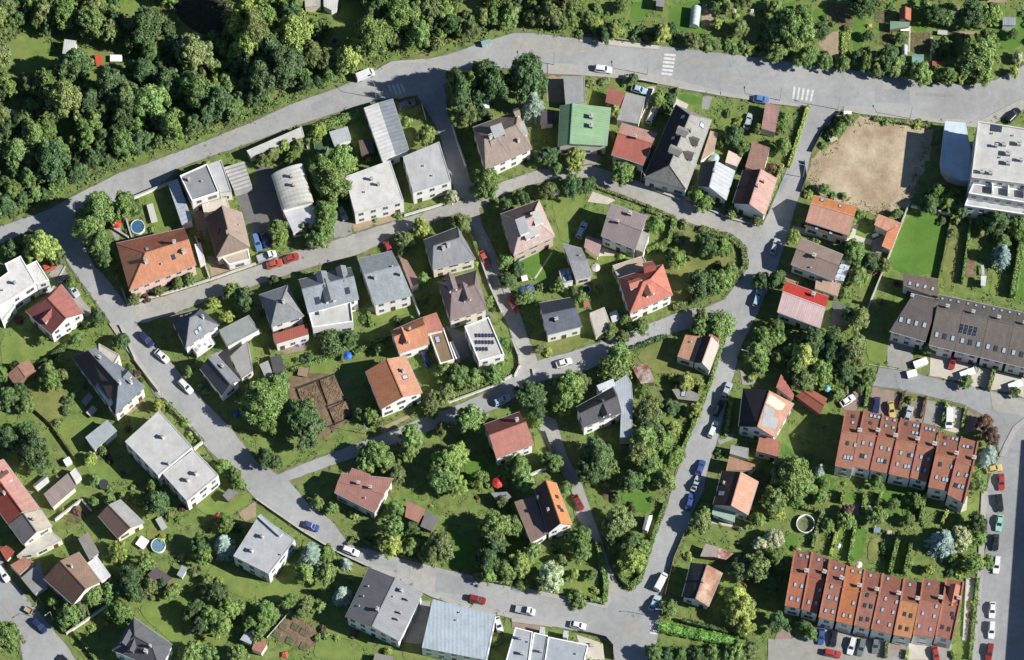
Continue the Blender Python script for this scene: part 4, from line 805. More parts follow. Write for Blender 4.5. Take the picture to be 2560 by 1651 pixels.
house('house', 'dark grey hip-roofed house', 'by the narrow lane in the middle block', [V('22',(1535,735,1850,615,2015,908,1620,1008),5.8,r=3.0,c=(tile(92,92,94),tile(152,154,158),tile(140,142,146)),wall=CREAM,hip=(.16,.16),f=.45)], [('ch','22',1720,820,'w'),('ch','22',1765,795,'w')])
MV = tile(140, 122, 118)
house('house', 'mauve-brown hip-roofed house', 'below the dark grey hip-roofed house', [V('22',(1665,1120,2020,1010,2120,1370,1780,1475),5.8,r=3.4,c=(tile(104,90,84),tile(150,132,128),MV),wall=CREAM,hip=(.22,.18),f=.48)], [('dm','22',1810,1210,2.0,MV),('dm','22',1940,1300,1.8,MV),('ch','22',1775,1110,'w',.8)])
house('house', 'orange L-shaped house with white ridge', 'above the big orange house', [V('0',(975,829,1055,794,1074,859,997,884),5.2,r=2.4,c=(tile(206,134,82),OR),wall=WHT,f=.45), V('0',(1056,793,1091,781,1110,828,1068,838),5.0,'shed',.8,c=tile(220,142,116),wall=WHT), V('32',(1590,100,1720,40,1820,332,1690,372),3.6,'flat',.3,c=(flat(150,124,90),WHITE),wall=WHT), V('32',(1775,170,1800,160,1872,310,1835,325),2.9,'flat',.2,c=(flat(232,230,226),WHITE),wall=WHT,win=False)],
 [('ch','32',1410,60,'b',.8),('sk','32',1665,145,1.3),('dm','32',1380,185,1.6,OR)])
house('house', 'white cube house with solar panels', 'on the lane corner', [V('0',(1161,817,1221,794,1261,888,1197,905),6.4,'flat',.35,c=(flat(206,202,194),WHITE),wall=mat('bright_plaster',(.74,.73,.7)))], [('sp','32',2018 + 30 * k + (j == 2) * 6, 108 + 62 * j, .62) for j in range(3) for k in range(6 if j < 2 else 4)])
house('house', 'big orange gabled house', 'beside the excavated soil plot', [V('32',(1370,290,1525,635,1145,785,1005,435),6.2,r=2.3,c=(tile(216,152,118),tile(206,132,86)),wall=mat('bright_plaster',(.74,.73,.7)),f=.46)], [('ch','32',1350,440,'w',.9),('sk','32',1365,490,1.2)])
house('shed', 'dark felt-roofed shed', 'above the big round tree beside the soil plot', [V('32',(130,305,225,280,275,440,165,482),2.3,'shed',.2,c=flat(92,92,96),wall=WOOD,win=False)], cat='shed')
house('shed', 'light grey narrow shed', 'left of the dark felt-roofed shed', [V('32',(30,372,110,335,160,480,82,490),2.2,'shed',.2,c=flat(178,178,174),wall=WOOD,win=False)], cat='shed')
NB = tile(88, 94, 108)
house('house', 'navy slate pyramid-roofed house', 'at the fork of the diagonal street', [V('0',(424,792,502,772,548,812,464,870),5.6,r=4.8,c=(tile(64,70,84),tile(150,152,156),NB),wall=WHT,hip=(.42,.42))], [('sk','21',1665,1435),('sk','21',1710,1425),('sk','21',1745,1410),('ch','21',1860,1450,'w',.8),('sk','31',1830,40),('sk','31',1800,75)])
house('garage', 'grey-green flat garage roof', 'right of the white camper van', [V('0',(547,826,622,788,648,825,570,866),3.2,'flat',.12,c=(flat(158,164,160),WHITE),wall=WHT,win=False)], cat='garage')
house('house', 'small dark grey gabled house', 'right of the parked cars on the diagonal street', [V('0',(543,889,600,952,554,990,500,922),4.6,r=2.4,c=(tile(138,142,148),tile(88,92,100)),wall=WHT), V('31',(2110,300,2270,150,2320,430,2215,500),3.0,'flat',.1,c=(flat(170,168,164),CONC),wall=CREAM)], [('ch','31',2040,400,'b')])
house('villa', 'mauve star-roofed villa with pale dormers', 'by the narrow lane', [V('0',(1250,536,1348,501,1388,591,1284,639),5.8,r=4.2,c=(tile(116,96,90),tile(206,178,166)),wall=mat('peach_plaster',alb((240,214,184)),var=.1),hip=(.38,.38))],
 [('dm','23',60,640,3.6,flat(198,202,204),WHT),('dm','23',265,540,3.0,flat(206,204,200),WHT),('dm','23',190,720,3.4,flat(206,202,198),WHT)])
house('house', 'mauve sheet-roofed house with car park', 'below the curving street', [V('23',(910,400,1245,520,1130,822,815,692),5.8,r=1.2,c=(rib(168,150,148),rib(160,144,142)),wall=WHT), V('23',(680,692,830,742,790,900,660,805),2.8,'shed',.3,c=rib(190,160,150),wall=CREAM,win=False), V('23',(1192,650,1262,680,1205,850,1132,822),4.0,'flat',.06,c=(flat(176,172,166),CONC),wall=CREAM)], [('ch','23',1080,505,'b',1.1),('ch','23',970,580,'b',.7)])
house('house', 'small plain grey-roofed house', 'above the dark navy gabled house', [V('23',(460,765,640,812,742,1062,580,1095),4.4,r=.9,c=(tile(150,152,152),tile(160,162,162)),wall=CREAM)], [('vt','23',620,880)])
pg = house('glazed_porch', 'small glazed porch', 'left of the plain grey-roofed house', [V('23',(430,1012,530,990,560,1112,460,1142),2.5,'flat',.06,c=(flat(196,204,208),WHITE),wall=WHT,win=False)], [('sk','23',470,1040,1.1),('sk','23',515,1030,1.1),('sk','23',485,1095,1.1),('sk','23',530,1080,1.1)], cat='porch')
RD = tile(216, 128, 104)
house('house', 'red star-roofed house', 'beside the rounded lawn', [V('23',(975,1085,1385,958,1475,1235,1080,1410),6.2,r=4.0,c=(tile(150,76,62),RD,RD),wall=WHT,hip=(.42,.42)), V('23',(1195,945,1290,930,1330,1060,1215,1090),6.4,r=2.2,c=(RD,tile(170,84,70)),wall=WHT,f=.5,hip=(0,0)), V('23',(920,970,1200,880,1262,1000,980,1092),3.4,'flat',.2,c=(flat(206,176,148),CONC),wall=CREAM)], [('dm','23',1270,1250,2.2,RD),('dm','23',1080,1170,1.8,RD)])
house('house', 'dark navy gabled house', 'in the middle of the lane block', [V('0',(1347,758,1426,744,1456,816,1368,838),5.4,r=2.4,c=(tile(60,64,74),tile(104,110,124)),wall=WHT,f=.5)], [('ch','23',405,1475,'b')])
house('garage', 'pale flat garage', 'right of the dark navy gabled house', [V('0',(1474,783,1511,768,1532,825,1490,841),2.8,'flat',.08,c=(flat(206,198,186),CONC),wall=CREAM,win=False)], cat='garage')
house('shed', 'tiny white shed', 'between the pale garage and the red star-roofed house', [V('23',(895,1402,960,1377,988,1462,920,1500),2.4,'shed',.2,c=flat(232,230,224),wall=WHT,win=False)], cat='shed')
# ---- allotments and wood
for nm, sh, rs, t, q, e, rf, r, c, wl in [
 ('hut','white hut','beside the open lawn in the top-left wood','11',(590,360,700,375,685,505,572,495),2.6,'shed',.2,rib(226,226,222),WHT),
 ('hut','dark round-cornered hut','at the sunny glade in the top-left wood','11',(1345,85,1440,85,1455,160,1360,170),2.4,'shed',.3,flat(96,92,94),WOOD),
 ('shed','white corrugated shed','at the top edge above the glade','12',(620,-30,760,-30,740,80,690,95,620,60),2.5,'flat',.05,rib(230,228,224),WHT),
 ('shed','grey concrete shed roof','at the top edge left of the white shed','12',(445,-30,590,-10,590,55,450,70),2.5,'flat',.05,flat(196,190,176),CREAM),
 ('shed','slate-blue hut at the top edge','left of the white tunnel greenhouse','13',(1325,-30,1410,-25,1390,70,1320,60),2.5,'shed',.2,flat(150,148,152),WOOD),
 ('allotment_hut','orange gabled allotment hut','above the green-roofed store','14',(1205,75,1205,190,1310,190,1312,80),2.6,'gable',.9,tile(202,118,80),WOOD),
 ('shed','low mint green store','below the orange allotment hut','14',(1120,195,1300,205,1296,245,1120,272),1.9,'flat',.05,flat(128,164,136),WOOD),
 ('allotment_hut','grey allotment hut','near the top-right corner','14',(2155,160,2272,160,2272,240,2150,237),2.5,'shed',.3,rib(172,180,188),WHT),
 ('allotment_hut','red allotment hut','against the road hedge','14',(1505,560,1622,570,1617,642,1505,637),2.5,'shed',.3,tile(196,96,76),WOOD)]:
    house(nm, sh, rs, [V(t, q, e, rf, r, c=c, wall=wl, win=False, over=.15)], cat='hut')
FILM = mat('greenhouse_film', alb((206, 222, 218)), kind='seam', var=.08, rough=.35)
house('greenhouse', 'white tunnel greenhouse', 'on the bright allotment lawn', [V('13',(1640,75,1622,252,1712,262,1735,85),.5,'barrel',1.9,c=FILM,wall=WHT,win=False)], cat='greenhouse')
house('greenhouse', 'small white tunnel greenhouse', 'below the allotment beds', [V('14',(1222,425,1228,520,1275,522,1282,432),.5,'barrel',1.2,c=FILM,wall=WHT,win=False)], cat='greenhouse')
house('greenhouse', 'teal glazed greenhouse', 'left of the red allotment hut', [V('14',(1320,500,1430,500,1425,575,1320,570),1.6,'gable',.5,c=(mat('teal_glass',alb((150,190,186)),var=.1,rough=.2),)*2,wall=WHT,win=False,gutter=False,over=.05)], cat='greenhouse')
house('greenhouse', 'white framed greenhouse', 'left of the pinkish shed', [V('31',(300,1480,420,1378,452,1440,342,1525),1.6,'gable',.6,c=(mat('old_glass',alb((206,208,200)),var=.15,rough=.3),)*2,wall=WHT,win=False,over=.05)], cat='greenhouse')
house('summer_house', 'white garden cabin', 'beside the dark fence on the dry strip', [V('24',(1955,1060,2005,1065,1990,1160,1950,1155),2.2,'shed',.2,c=flat(226,230,234),wall=WHT,win=False)], cat='cabin')
house('shed', 'tall narrow white caravan-like cabin', 'in the triangular garden by the right-hand road', [V('43',(1225,225,1195,345,1245,360,1290,215),2.3,'gable',.3,c=(rib(190,200,190),rib(236,238,238)),wall=WHT,win=False,over=.05)], cat='cabin')
house('shed', 'dark plum gabled shed', 'among the bushes below the round blue pool', [V('41',(1350,760,1430,690,1580,790,1470,890),2.6,'flat',.05,c=(flat(104,96,98),DARK),wall=WOOD,win=False)], cat='shed')
house('shed', 'white and red shed', 'at the left corner of the vegetable plot', [V('41',(2200,1355,2262,1265,2347,1300,2300,1400),2.6,'shed',.3,c=rib(216,222,226),wall=WHT,win=False), V('42',(0,1340,70,1330,100,1400,50,1480,-40,1440),2.5,'flat',.05,c=(tile(190,124,104),CONC),wall=CREAM,win=False)], cat='shed')
house('shed', 'grey gravel-roofed shed', 'at the bottom edge below the grey gabled house', [V('42',(1090,1480,1260,1510,1230,1600,1070,1570),2.4,'flat',.05,c=(flat(150,146,138),CONC),wall=WOOD,win=False)], cat='shed')
house('shed', 'slate-grey small shed', 'above the dark tree right of the reddish sheds', [V('42',(2150,10,2300,0,2347,50,2230,105),2.6,'flat',.05,c=(flat(150,156,160),CONC),wall=WOOD,win=False)], cat='shed')
house('shed', 'small grey-blue tool shed', 'on the lawn below the striped drying frame', [V('41',(1620,760,1670,670,1718,705,1670,795),2.2,'shed',.2,c=rib(190,200,206),wall=WHT,win=False)], cat='shed')
house('shed', 'dark grey hut', 'on the strip lawn right of the pale flat-roofed houses', [V('41',(2040,30,2100,-30,2190,10,2085,85),2.4,'shed',.2,c=flat(150,148,148),wall=WOOD,win=False)], cat='shed')
house('office_tower', 'tall flat-roofed block', 'outside the right edge whose shadow covers the street', [V('0',(2800,1080,3050,1080,3050,1740,2752,1740),16,'flat',.4,c=(flat(190,190,186),CONC),wall=WHT)], cat='apartment block')
# ================================================================== plants
def leafquad(mb, c, nr, s, rnd):
    t = nr.orthogonal().normalized(); a = rnd.uniform(0, 6.283); x = t * math.cos(a) + nr.cross(t) * math.sin(a); y = nr.cross(x)
    x = x * s * rnd.uniform(.7, 1.2); y = y * s * rnd.uniform(.5, .85)
    mb.poly([c - x - y * .3, c - y, c + x - y * .2, c + x * .4 + y, c - x * .5 + y * .9])
def crown_mesh(seed, kind):
    """unit crown: radius 1 m, base at z 0, built of leafy lobes over a dark core; scaled by the tree"""
    rn = random.Random(seed); mb = MB()
    if kind in ('spruce', 'fir'):
        Hh = 2.6 if kind == 'spruce' else 3.0; n = 15 if kind == 'spruce' else 20
        for i in range(n):
            z = Hh * (i + .3) / n; rad = (1 - z / Hh) ** .85 * rn.uniform(.88, 1.1) + .04; k = int(7 + 7 * rad)
            for j in range(k):
                a = 6.283 * (j + rn.random() * .7) / k; d = Vector((math.cos(a), math.sin(a), 0)); L = rad * rn.uniform(.72, 1.12)
                m = 6 + int(10 * L)
                for q in range(m):
                    u = (q + .6) / m; p = d * (L * u) + Vector((0, 0, z - .38 * L * u * u + .05)); wd = .17 * (1.15 - u) + .04
                    for sgn in (-1, 1):
                        s_ = Vector((-d.y, d.x, 0)) * sgn
                        e = p + s_ * wd * rn.uniform(.6, 1.2) + d * .08 + Vector((0, 0, rn.uniform(-.07, .02)))
                        mb.poly([p - d * .035, p + d * .035, e + d * .03, e - d * .02])
        mb.cone((0, 0, 0), (0, 0, Hh * .95), .42, .02, 8)
        return mb.mesh('crown', LEAF)
    nl, zt, leaves, ls = dict(round=(58, 1.2, 9500, .044), loose=(44, 1.25, 7000, .046), shrub=(18, .95, 2000, .075), ball=(1, 1.1, 1800, .07), tall=(50, 1.8, 8000, .048))[kind]
    lobes = []
    if kind == 'ball': lobes = [(Vector((0, 0, .62)), .92)]
    else:
        lobes.append((Vector((0, 0, zt * .45)), .5))
        for i in range(nl):
            a = 6.283 * i * .618 + rn.uniform(-.3, .3); rr = math.sqrt((i + .4) / nl) * .84; z = zt * (.22 + .62 * (1 - (rr / .84) ** 2) * rn.uniform(.55, 1.15) + rn.uniform(-.06, .1))
            lobes.append((Vector((math.cos(a) * rr * rn.uniform(.72, 1.2), math.sin(a) * rr * rn.uniform(.72, 1.2), z)), rn.uniform(.09, .27) * (1.35 if kind == 'shrub' else 1)))
    tot = sum(r * r for _, r in lobes)
    for c, r in lobes:
        for i in range(int(leaves * r * r / tot)):
            d = Vector((rn.gauss(0, 1), rn.gauss(0, 1), rn.gauss(.25, 1))).normalized()
            if d.z < -.55: d.z *= -1
            k = r * (rn.uniform(.72, 1.06) if rn.random() < .8 else rn.uniform(1.05, 1.25))
            p = c + Vector((d.x * k, d.y * k, d.z * k * .85))
            if any(c2 is not c and (p - c2).length < r2 * .62 for c2, r2 in lobes): continue
            nr = (d + Vector((rn.gauss(0, .5), rn.gauss(0, .5), rn.gauss(.25, .5)))).normalized()
            leafquad(mb, p, nr, ls * rn.uniform(.65, 1.3), rn)
        # dark core so the crown is closed inside
        q = r * .66
        for i in range(6):
            a0, a1 = 6.283 * i / 6, 6.283 * (i + 1) / 6
            for z0, z1, r0, r1 in ((-.8, 0, .55, 1), (0, .8, 1, .55)):
                mb.poly([c + Vector((math.cos(a0) * q * r0, math.sin(a0) * q * r0, z0 * q)), c + Vector((math.cos(a1) * q * r0, math.sin(a1) * q * r0, z0 * q)), c + Vector((math.cos(a1) * q * r1, math.sin(a1) * q * r1, z1 * q)), c + Vector((math.cos(a0) * q * r1, math.sin(a0) * q * r1, z1 * q))])
        mb.poly([c + Vector((math.cos(6.283 * i / 6) * q * .55, math.sin(6.283 * i / 6) * q * .55, .8 * q)) for i in range(6)])
    return mb.mesh('crown', LEAF)
def trunk_mesh(seed, tall=False):
    rn = random.Random(seed); mb = MB(); h = 1.0
    mb.cone((0, 0, 0), (0, 0, h * .9), .07, .05, 8)
    for i in range(5):
        a = 6.283 * i / 5 + rn.random(); z = h * rn.uniform(.5, .85)
        mb.cone((0, 0, z), (math.cos(a) * .4, math.sin(a) * .4, z + rn.uniform(.25, .5)), .035, .012, 6)
    return mb.mesh('trunk', BARK)
CROWN = {k: [crown_mesh(11 * i + len(k) * 7, k) for i in range(n)] for k, n in dict(round=6, loose=5, tall=3, shrub=4, ball=2, spruce=2, fir=2).items()}
TRUNK = [trunk_mesh(i) for i in range(4)]
HUE = {'d': ((110,136,66),'mid-green'),'k': ((80,106,60),'dark green'),'y': ((142,158,70),'yellow-green'),'o': ((112,126,70),'olive green'),
       'b': ((136,158,146),'blue-grey'),'c': ((66,84,50),'dark'),'r': ((104,80,66),'purple-brown'),'p': ((172,182,136),'pale green'),'g': ((104,150,58),'bright green')}
TREES = []; WOODING = [False]
def gz(p):
    for P in ROADS:
        if inside(p, P): return .18
    return 0.0
def tree(p, rad, hue, form=None, rn=random, hs=1.0):
    if rad < 1.35: form = form or 'shrub'
    if form is None: form = {'b': 'spruce', 'c': 'fir'}.get(hue) or rn.choice(('round', 'loose', 'loose', 'round', 'tall') if WOODING[0] else ('round', 'round', 'loose'))
    con = form in ('spruce', 'fir')
    shrub = form in ('shrub', 'ball')
    name = 'shrub' if shrub else ('spruce_tree' if con else ('woodland_tree' if WOODING[0] else ('garden_tree' if rad > 2.15 else 'small_garden_tree')))
    th = 0 if shrub else (.5 if con else rad * .75 * hs)
    R_ = root(name, (p.x, p.y, 0), rn.uniform(0, 6.28))
    me = rn.choice(CROWN[form]); c = child('crown', me, R_); c.location = (0, 0, th)
    zs = rad * hs * (rn.uniform(.85, 1.1) if shrub else (rn.uniform(1.1, 1.4) if not con else rn.uniform(.95, 1.1)))
    k_ = rn.uniform(.86, 1.16); c.scale = (rad * 1.1 * k_, rad * 1.1 / k_, zs)
    b = alb(HUE[hue][0], 0.98); j = rn.uniform(.86, 1.12)
    c.color = (b[0] * j * rn.uniform(.94, 1.08), b[1] * j, b[2] * j * rn.uniform(.9, 1.1), 1)
    t = child('trunk', rn.choice(TRUNK), R_)
    t.scale = (1, 1, .6) if shrub and rad < 1.3 else (rad * .9 if not con else .8, rad * .9 if not con else .8, (th + rad * .55) if not con else th + rad)
    size = 'small' if rad < 1.9 else ('large' if rad > 3.3 else 'medium')
    look = (('low ' if rad < .9 else 'rounded ') if shrub else size + ' ') + HUE[hue][1] + (' shrub' if shrub else (' conifer' if con else ' leafy tree'))
    auto(R_, look, 'shrub' if shrub else 'tree', (p.x, p.y), 'shrubs in the gardens' if shrub else 'trees of the quarter')
    TREES.append((p.x, p.y, rad)); return R_
def T(t, s):
    for w_ in s.split():
        a = w_.split(','); x, y, r_ = float(a[0]), float(a[1]), float(a[2]); h = a[3]; form = a[4] if len(a) > 4 else None
        rad = r_ * S / 3.667
        hs = 1.0
        if form and form[0] == 'H': hs = float(form[1:]); form = None
        zc = rad * (1.5 if h not in 'bc' else 1.3) * hs if rad > 1.35 else rad * .6
        p = W(t, x, y, zc); p.z = 0
        tree(p, max(rad, .5), h, {'B': 'ball', 'T': 'tall', 'L': 'loose', 'S': 'shrub'}.get(form), hs=hs)
T('21','900,450,150,d,H1.35 1130,400,115,d,H1.3 820,600,130,d,H1.35 900,760,115,d,H1.3 950,890,85,k,H1.3 1235,430,70,k 1040,490,90,o 370,780,150,y 300,720,95,k 520,880,80,o 110,810,90,k 2230,1270,100,k 2120,1200,80,d 1950,1310,60,y 2080,1440,60,y 890,1440,80,k 820,1500,50,d 650,1130,50,d 1630,1110,60,d 1730,1090,60,d 1450,1200,50,o 1230,1270,60,o 1340,1260,45,r 740,500,60,d')
T('22','700,200,165,d 620,80,140,d 820,70,120,d 640,460,110,d 680,330,90,k 620,600,110,d 560,720,95,d 440,620,65,o 200,620,90,d 230,720,70,d 2120,200,125,d 2060,270,90,d 1520,620,88,y 1360,720,80,o 1350,830,60,k 1880,570,90,o 1800,330,62,p 2290,420,70,k 2290,930,80,d 2290,1100,70,k 1530,1080,50,d 1300,500,40,d 1100,540,30,d 1000,1450,45,d 160,1100,50,k 2130,1290,50,d')
T('23','560,230,100,k 680,230,85,k 340,270,80,o 420,60,60,d 570,40,75,y 1000,110,100,d 1060,90,80,d 1700,330,80,d 1770,400,80,d 1320,580,85,d 1530,700,52,k,B 1790,780,115,k 1930,800,90,d 1510,900,90,d 1450,870,70,k 1730,1120,130,k 1900,1110,115,d 2000,1020,80,d 1680,1270,50,k 40,990,75,k 120,1250,80,d 1930,1470,110,d,B 1750,1450,85,o 1050,1440,60,d 1180,1520,80,d 2290,1100,80,k 430,1140,60,d 780,1180,40,d 1890,970,45,k 2020,480,50,d 1940,440,45,d 2250,550,50,o 1580,590,45,o 90,340,70,k 1000,880,40,y 640,1250,50,d 560,1200,50,k')
T('24','1560,280,85,d 1650,370,85,d 1480,400,85,k 1780,430,80,k 2290,640,90,d 2330,500,95,d 2100,560,115,k 1980,560,70,k 2150,860,105,b 2160,740,70,d 930,940,90,k 790,830,110,d 700,830,80,k 830,1050,90,d 860,500,45,d 240,690,60,y 80,1100,90,k 840,1450,100,o 740,1420,70,k 70,1530,80,d 520,260,50,d 370,310,45,y 1060,960,60,o 1180,490,50,o 440,740,40,d 690,330,35,o 600,320,35,d 1740,560,40,o 1600,560,45,k 1690,670,40,o 1960,440,60,k 700,1220,55,d')
T('31','1110,160,80,k 570,460,60,o 460,500,90,d 430,420,70,d 1730,430,60,d 1780,360,40,d 1840,560,40,d 60,680,110,k 180,620,90,k 230,740,80,d 60,1050,120,k 230,1000,110,k 300,1150,150,k 330,1250,110,k 1450,750,60,y 680,640,40,d 700,130,55,d 20,450,60,d 1400,1470,60,d 830,1230,60,y 870,1420,50,d 940,1150,50,d 2050,1300,70,d 2150,1380,70,d 1900,1260,40,y 1700,900,45,d 610,700,45,k 600,790,45,k 530,900,40,o 1880,620,40,o 1200,400,40,d 1250,450,40,r 1560,760,45,o 560,330,50,d 130,400,50,k 1740,1010,35,d 1000,1500,40,o 380,150,50,d 2180,1460,60,d')
T('32','60,690,190,d 190,560,120,d 90,860,120,d 400,850,160,k 500,970,140,k 450,790,110,o 1750,640,90,o 1720,430,90,d 1860,470,110,d 2000,500,90,d 2180,460,95,d 1600,720,90,o 1050,820,80,d 960,820,60,d 1960,860,135,d 1420,1040,105,d,T 1400,1160,90,d 1100,1180,130,d 1010,1250,95,d 1190,1270,80,o 1760,1250,140,d 1830,1180,110,y 1700,1400,120,d 1830,1470,100,d 80,1230,85,k 180,1270,70,k 1290,1370,80,o 2050,1420,90,d 2300,1380,60,d 2290,170,60,d 1130,230,50,d 690,130,110,k,B 850,130,80,k 2250,320,60,d 1620,820,50,d 1700,960,60,o 1120,890,50,o 370,330,30,k 420,325,30,k 1060,190,40,d 2160,1190,50,k')
T('33','950,370,140,d,B 980,280,105,d 180,640,130,k 230,780,80,k 530,570,140,d 480,700,115,d 620,520,90,o 1260,780,130,o 1270,900,130,o 1220,1050,140,d 1180,1170,130,o 1380,1080,110,d 780,1180,150,k 720,1350,120,k 880,1300,100,d 1270,1300,110,d 1470,1230,90,d 1400,1420,100,d 1520,1180,60,d 1090,1440,110,k 1020,120,60,o 900,60,70,o 1730,30,90,d 1880,40,100,d 2250,270,110,d 2310,120,100,d 2290,400,60,d 1200,600,60,d 1590,530,75,y 1680,790,70,y 1450,770,80,k 400,1270,80,d 330,1230,70,k 240,900,50,d 60,1300,110,d 110,1440,100,d 490,1500,60,d 240,230,50,o 330,260,45,y 1480,960,70,y 1290,1000,80,y 2190,490,45,o')
T('34','60,130,80,d 330,280,115,y 280,380,105,d 500,430,110,d 560,520,55,d 330,520,110,o 760,280,135,o 800,180,100,o 920,480,80,d 700,420,110,k 600,250,110,k 420,160,120,k 640,640,60,d 230,1380,170,d 300,1450,130,d 150,1320,110,d 480,1330,52,b 520,1450,50,d 1990,900,75,r 2040,1020,90,r 2030,1180,85,b 2000,1250,60,b 1000,1430,70,d 1940,1470,70,d 1900,390,45,b 1470,220,60,d 1820,530,60,d 2270,620,50,d 1310,690,40,o 600,120,90,k 200,240,60,y 100,300,60,o 840,580,50,k 720,600,45,o 1930,1380,45,d 360,1230,45,k')
T('41','60,1330,150,d 2060,280,80,d 2050,480,112,b 1860,580,90,d 1080,540,90,y 1330,650,90,d 1190,760,110,k 1200,900,120,k 1370,880,90,o 1000,900,75,d 850,950,100,d 640,1130,110,d 740,1080,80,o 1090,1100,120,d 1420,90,110,k 1500,60,80,k 1360,200,50,y 1580,910,80,d 1990,920,110,k 2090,1060,100,d 1950,1150,120,d 1780,1080,100,k 1840,1210,90,k 2030,1240,100,d 2300,1200,80,d 1750,1480,120,d 1900,1470,90,d 2180,1480,90,d 1660,600,40,y 1000,60,50,d 1240,60,50,y 860,90,50,d 2200,1060,70,d 1830,480,100,k 690,160,45,r 580,180,40,y 480,1000,50,d 1780,740,45,o 1900,800,50,o 2010,820,45,y 1480,420,45,y 1560,430,40,d 1480,840,55,k')
T('42','510,560,125,b 440,740,90,d 650,740,100,d 820,650,58,b 790,940,92,b 560,100,60,d 700,150,60,d 1250,330,110,d 1230,480,110,y 1420,490,80,d 1280,150,80,d 1420,330,70,k 1690,480,130,o 1610,560,100,o 2200,310,140,d 2180,450,110,k 2120,620,110,k 2280,700,100,d 2130,760,80,d 80,1100,110,d 300,1000,80,d 450,1040,80,o 590,1050,50,d 30,1280,80,d 2200,1340,55,d,B 560,1340,40,d 640,560,80,d 560,115,30,y 760,160,25,p 900,210,45,y 730,710,35,y 1210,1465,35,y,B 640,1320,40,d 900,1310,40,r 380,1110,50,k 1980,1000,30,k 2260,80,60,o')
T('43','80,650,110,y 30,300,90,d 180,560,90,d 360,760,130,p 620,430,110,d 640,550,90,d 100,830,55,d,B 600,940,95,d,S 980,260,130,o 930,350,110,d 1100,620,120,y 1080,460,110,k 1180,520,90,d 1740,280,100,o 1760,180,70,d 2100,1080,130,y 2060,950,110,y 2130,1200,100,y 1440,1070,80,d 2250,680,130,o 2100,700,100,k 2280,480,70,p 2250,260,80,d 1300,1480,90,d 1550,1490,80,d 1700,1500,90,k 1850,1500,100,d 2050,1480,110,d 2180,1450,90,o 1960,1510,90,k 450,620,60,o 560,760,60,y 220,860,40,d 1420,1500,80,k 2300,760,70,o 730,760,55,d 1620,590,45,y 1100,120,35,k 1270,70,30,k')
T('44','60,60,120,d 90,190,70,y 60,420,90,p 60,610,100,d 720,170,60,r 720,260,80,d 1000,210,90,d 1150,110,60,d 1610,450,135,b 1770,430,115,p 1920,290,100,k 1900,650,90,d 1930,420,80,d 1480,710,50,y 1700,620,50,d 80,1180,90,k 400,1290,60,d 330,1210,60,k 1290,250,60,d 1350,70,70,d 560,300,60,d 250,80,70,d 150,60,60,y 480,40,60,d 1300,640,40,d 1880,1030,45,y 1880,1200,40,d 1740,1180,30,d 1060,520,32,k 1060,580,32,k 1050,480,30,k 1740,740,40,y 190,1230,45,k 20,820,80,k 2020,640,60,d 1700,1500,40,d')
T('12','1970,760,88,d,H2.4 2020,900,92,k,H2.2 1940,1010,95,o,H1.8 1890,1100,70,o,H1.6 2180,740,150,k,H1.8 2080,690,130,k,H1.9 1880,860,108,k,H2.3 1840,730,105,k,H2.5 2060,1060,60,k 1570,1230,90,y 560,1210,85,y 770,1460,140,d 150,1400,60,o 250,1330,60,y 380,1320,60,o 60,1460,60,o 330,1440,60,d 1390,1110,45,y 2080,1050,70,c')
T('0','618,20,125,y,H2.1 632,66,130,o,H2.1 616,108,115,y,H2.0 655,34,115,d,H2 648,96,110,o,H1.9 612,-14,120,o,H2.1 596,60,100,y,H2 594,128,90,d,H1.6')
T('13','130,680,175,k,H1.6 230,780,125,k,H1.5 200,950,108,b,H1.3 1340,900,75,d 1400,1010,60,k 2040,1240,90,k 2130,1350,70,d 2100,1420,50,d 580,1450,100,y 330,1420,90,k 400,1480,60,d 2250,1180,50,d 950,1010,60,y 1980,1040,40,o 1110,720,50,k 850,740,45,o 720,760,40,o 1040,760,40,o 2080,1110,45,y 1920,1300,50,d 1440,900,60,k 1860,60,60,k 1880,210,50,y')
T('14','200,230,150,d 330,300,120,d 90,260,110,k 480,280,80,k 90,470,90,d 350,520,100,d 530,560,70,d 690,580,70,d 820,520,70,k 900,560,80,d 1110,520,110,k 1180,600,90,d 880,40,110,k 1540,130,100,k 1450,60,70,d 1880,120,120,k 2040,130,100,d 1940,480,170,d 2000,380,120,d 1880,560,120,d 1400,660,110,d 1280,640,80,d 1660,680,90,d 1770,670,70,y 1980,680,90,d 2300,520,55,p 2240,310,50,k 730,1100,60,o 660,1180,60,d 150,1080,60,d 140,1330,75,d 130,1180,50,d 920,320,50,k 1210,340,50,k 350,160,60,d 300,90,50,k 640,1120,45,o 560,1240,45,o 510,1330,40,d 1080,1110,40,d 1380,1130,45,y 1470,1140,40,o 40,1400,40,d 2260,660,50,y 1000,640,70,o 1550,120,60,d 70,60,70,d')
